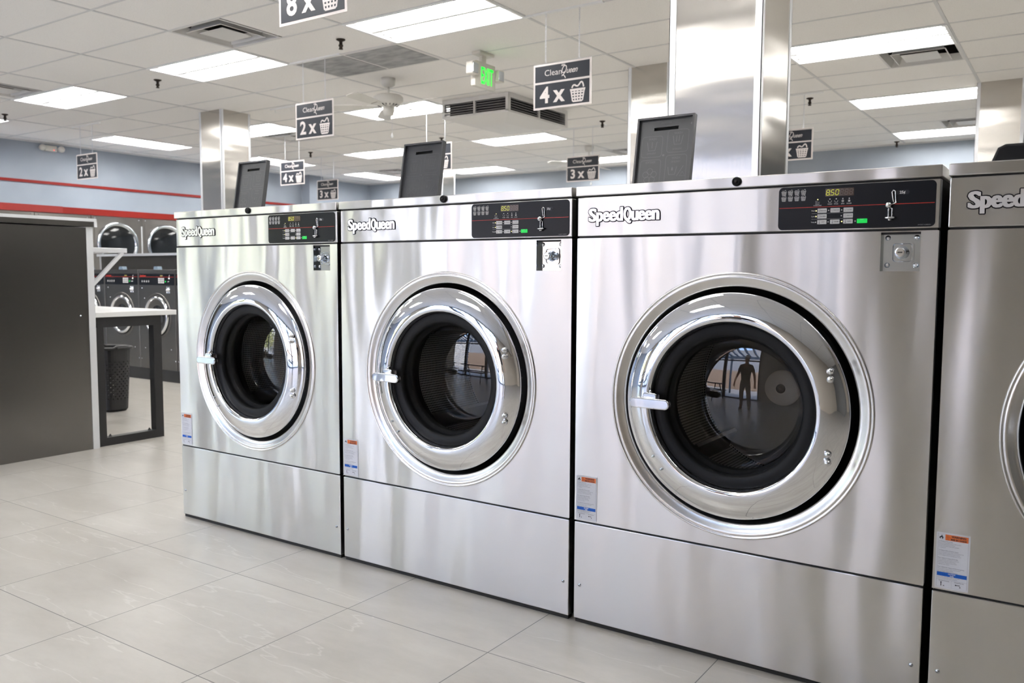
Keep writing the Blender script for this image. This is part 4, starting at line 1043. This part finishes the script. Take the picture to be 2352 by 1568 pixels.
def tree(x, y, h, label):
    t = empty('tree', label, 'tree', (x, y, 0), group='trees outside the window')
    b = MB(); b.tube([(0, 0, 0), (.05, 0, h*.3), (0, .1, h*.55)], [.16, .12, .07], mat('bark', (.12, .08, .05), 0, .9), 8); b.build('trunk', t)
    M_leaf = mat('leaves', (.40, .40, .17), 0, .7); b = MB(); rnd = random.Random(x)
    for k in range(260):
        a, c_, e_ = rnd.uniform(0, 2*PI), rnd.uniform(-1, 1), rnd.random()**.4
        rr_ = h*.38*e_; p = Vector((rr_*math.cos(a)*math.sqrt(1-c_*c_), rr_*math.sin(a)*math.sqrt(1-c_*c_), h*.42+rr_*c_*.95)); s_ = h*.06
        q = [Vector((rnd.uniform(-1, 1), rnd.uniform(-1, 1), rnd.uniform(-1, 1))).normalized()*s_ for _ in range(4)]
        b.add([p+v_ for v_ in q], [(0, 1, 2), (0, 2, 3), (0, 1, 3), (1, 2, 3)], M_leaf)
    b.build('foliage', t)
tree(-18.6, -13, 6.5, 'leafy green tree outside the window, seen reflected in the first washer')
tree(-25.5, -13.5, 7, 'second leafy tree outside, farther left')
tree(-24, -19, 7, 'third leafy tree outside, farther back')
M_perg = mat('pergola_paint', (.05, .08, .13), 0, .5)
t = empty('pergola', 'dark pergola over the pavement outside the window, seen only in reflections', 'pergola', (0, -9.2, 0))
for x in (-7.5, -4.6, -1.7, 1.2):
    b = MB(); b.box(x-.07, x+.07, -.07, .07, 0, 2.9, M_perg); b.build('post', t)
b = MB(); b.box(-9, 4, -.06, .06, 2.9, 3.1, M_perg); b.build('beam', t)
for k in range(22):
    b = MB(); b.box(-9+.6*k-.04, -9+.6*k+.04, -.8, 2.9, 3.1, 3.2, M_perg); b.build('slat', t)
def picnic(x, y, lab):
    M_pt = mat('picnic_dark', (.03, .045, .07), 0, .5)
    t = empty('picnic_table', lab, 'table', (x, y, 0), group='picnic tables')
    b = MB(); b.box(-.9, .9, -.38, .38, .73, .77, M_pt); b.build('tabletop', t)
    for s_ in (-1, 1):
        b = MB(); b.box(-.9, .9, .55*s_-.13, .55*s_+.13, .43, .47, M_pt); b.build('bench_seat', t)
        b = MB(); b.tube([(.65*s_, -.6, 0), (.65*s_, -.2, .74)], .03, M_pt, 6); b.tube([(.65*s_, .6, 0), (.65*s_, .2, .74)], .03, M_pt, 6); b.tube([(.65*s_, -.6, .43), (.65*s_, .6, .43)], .025, M_pt, 6); b.build('leg', t)
picnic(-.9, -4.6, 'dark picnic table inside the window, seen reflected in the largest washer door')
picnic(-3.6, -4.5, 'dark picnic table by the window, farther left, seen reflected in the doors')

# ------------------------------------------------------------------ person reflected in the door glass
def person(loc, rz):
    t = empty('person', 'person in a dark t-shirt, grey trousers and cap standing behind the camera', 'person', loc, rz)
    M_skin = mat('skin', (.42, .22, .14), 0, .5); M_shirt = mat('dark_shirt', (.015, .016, .02), 0, .8); M_tr = mat('grey_trousers', (.22, .20, .18), 0, .8); M_shoe = mat('dark_shoe', (.03, .03, .03), 0, .6); M_cap = mat('pale_cap', (.6, .58, .58), 0, .7)
    def skin(name, verts, edges, radii, m, root=0, parent=None, sub=2):
        me = bpy.data.meshes.new(name); me.from_pydata(verts, edges, []); me.materials.append(m)
        o = bpy.data.objects.new(name, me); C.objects.link(o); o.parent = parent
        md = o.modifiers.new('skin', 'SKIN'); md.use_smooth_shade = True
        for i, rr_ in enumerate(radii):
            sv = me.skin_vertices[0].data[i]; sv.radius = rr_ if isinstance(rr_, tuple) else (rr_, rr_); sv.use_root = (i == root)
        s_ = o.modifiers.new('sub', 'SUBSURF'); s_.levels = sub; s_.render_levels = sub
        return o
    V = [(0, 0, .96), (0, 0, 1.15), (0, -.01, 1.38), (0, 0, 1.50), (0, -.01, 1.60), (0, -.015, 1.72)]; R_ = [(.13, .085), (.12, .085), (.13, .085), .055, .078, .082]; E_ = [(0, 1), (1, 2), (2, 3), (3, 4), (4, 5)]
    for s_ in (-1, 1):
        n = len(V); V += [(.19*s_, 0, 1.43), (.30*s_, .02, 1.16), (.36*s_, -.08, .93), (.37*s_, -.11, .85)]; R_ += [.055, .045, .032, (.036, .020)]; E_ += [(2, n), (n, n+1), (n+1, n+2), (n+2, n+3)]
        for k, (dx, ln) in enumerate(((-.026, .070), (-.009, .080), (.008, .076), (.024, .060))):
            m_ = len(V); V += [(.37*s_+dx, -.12, .80), (.37*s_+dx*1.1, -.125, .80-ln)]; R_ += [.009, .008]; E_ += [(n+3, m_), (m_, m_+1)]
        m_ = len(V); V += [(.37*s_-.045*s_, -.14, .82)]; R_ += [.010]; E_ += [(n+3, m_)]
        n = len(V); V += [(.10*s_, 0, .88), (.13*s_, -.01, .50), (.15*s_, .01, .10), (.17*s_, -.13, .04)]; R_ += [.085, .06, .04, (.042, .03)]; E_ += [(0, n), (n, n+1), (n+1, n+2), (n+2, n+3)]
    body = skin('body', V, E_, R_, M_skin, 0, t)
    sh = [(0, 0, .88), (0, 0, 1.12), (0, -.01, 1.38), (0, 0, 1.54)]; sr = [(.185, .13), (.175, .13), (.195, .135), (.085, .08)]; se = [(0, 1), (1, 2), (2, 3)]
    for s_ in (-1, 1):
        n = len(sh); sh += [(.19*s_, 0, 1.43), (.265*s_, .012, 1.24)]; sr += [.078, .07]; se += [(2, n), (n, n+1)]
    skin('t_shirt', sh, se, sr, M_shirt, 0, t)
    tv = [(0, 0, 1.06), (0, 0, .92)]; tr = [(.165, .115), (.165, .11)]; te = [(0, 1)]
    for s_ in (-1, 1):
        n = len(tv); tv += [(.10*s_, 0, .82), (.13*s_, -.01, .50), (.15*s_, .01, .06)]; tr += [.10, .08, .07]; te += [(1, n), (n, n+1), (n+1, n+2)]
    skin('trousers', tv, te, tr, M_tr, 0, t)
    for s_ in (-1, 1): skin('shoe', [(.15*s_, .05, .045), (.16*s_, -.06, .045), (.175*s_, -.17, .035)], [(0, 1), (1, 2)], [.045, .048, .035], M_shoe, 0, t)
    b = MB(); b.lathe([(.088, 1.70), (.092, 1.74), (.080, 1.79), (.045, 1.82), (0, 1.828)], (0, -.005, 0), M_cap, 'z', 24); b.extrude([(-.07, -.06), (.07, -.06), (.06, -.15), (.02, -.175), (-.02, -.175), (-.06, -.15)], lambda a, c, d: (a, c, d), 1.702, 1.71, M_cap); b.build('cap', t)
    b = MB()
    for s_ in (-1, 1):
        b.lathe([(0, .0), (.010, .004), (.013, .012)], (.028*s_, -.094, 1.665), mat('eye', (.6, .58, .55), 0, .2), 'y', 10); b.lathe([(0, -.001), (.005, .001)], (.028*s_, -.0945, 1.665), M_black, 'y', 8)
        b.lathe([(0, -.01), (.02, -.006), (.028, .004)], (.082*s_, 0, 1.65), M_skin, 'x', 10)
    b.tube([(0, -.085, 1.668), (0, -.108, 1.635), (0, -.092, 1.625)], [.008, .013, .008], M_skin, 8)
    b.tube([(-.022, -.088, 1.592), (0, -.094, 1.590), (.022, -.088, 1.592)], .006, mat('lips', (.30, .11, .09), 0, .5), 6)
    b.build('face', t)
person((1.55, -3.5, 0), PI)
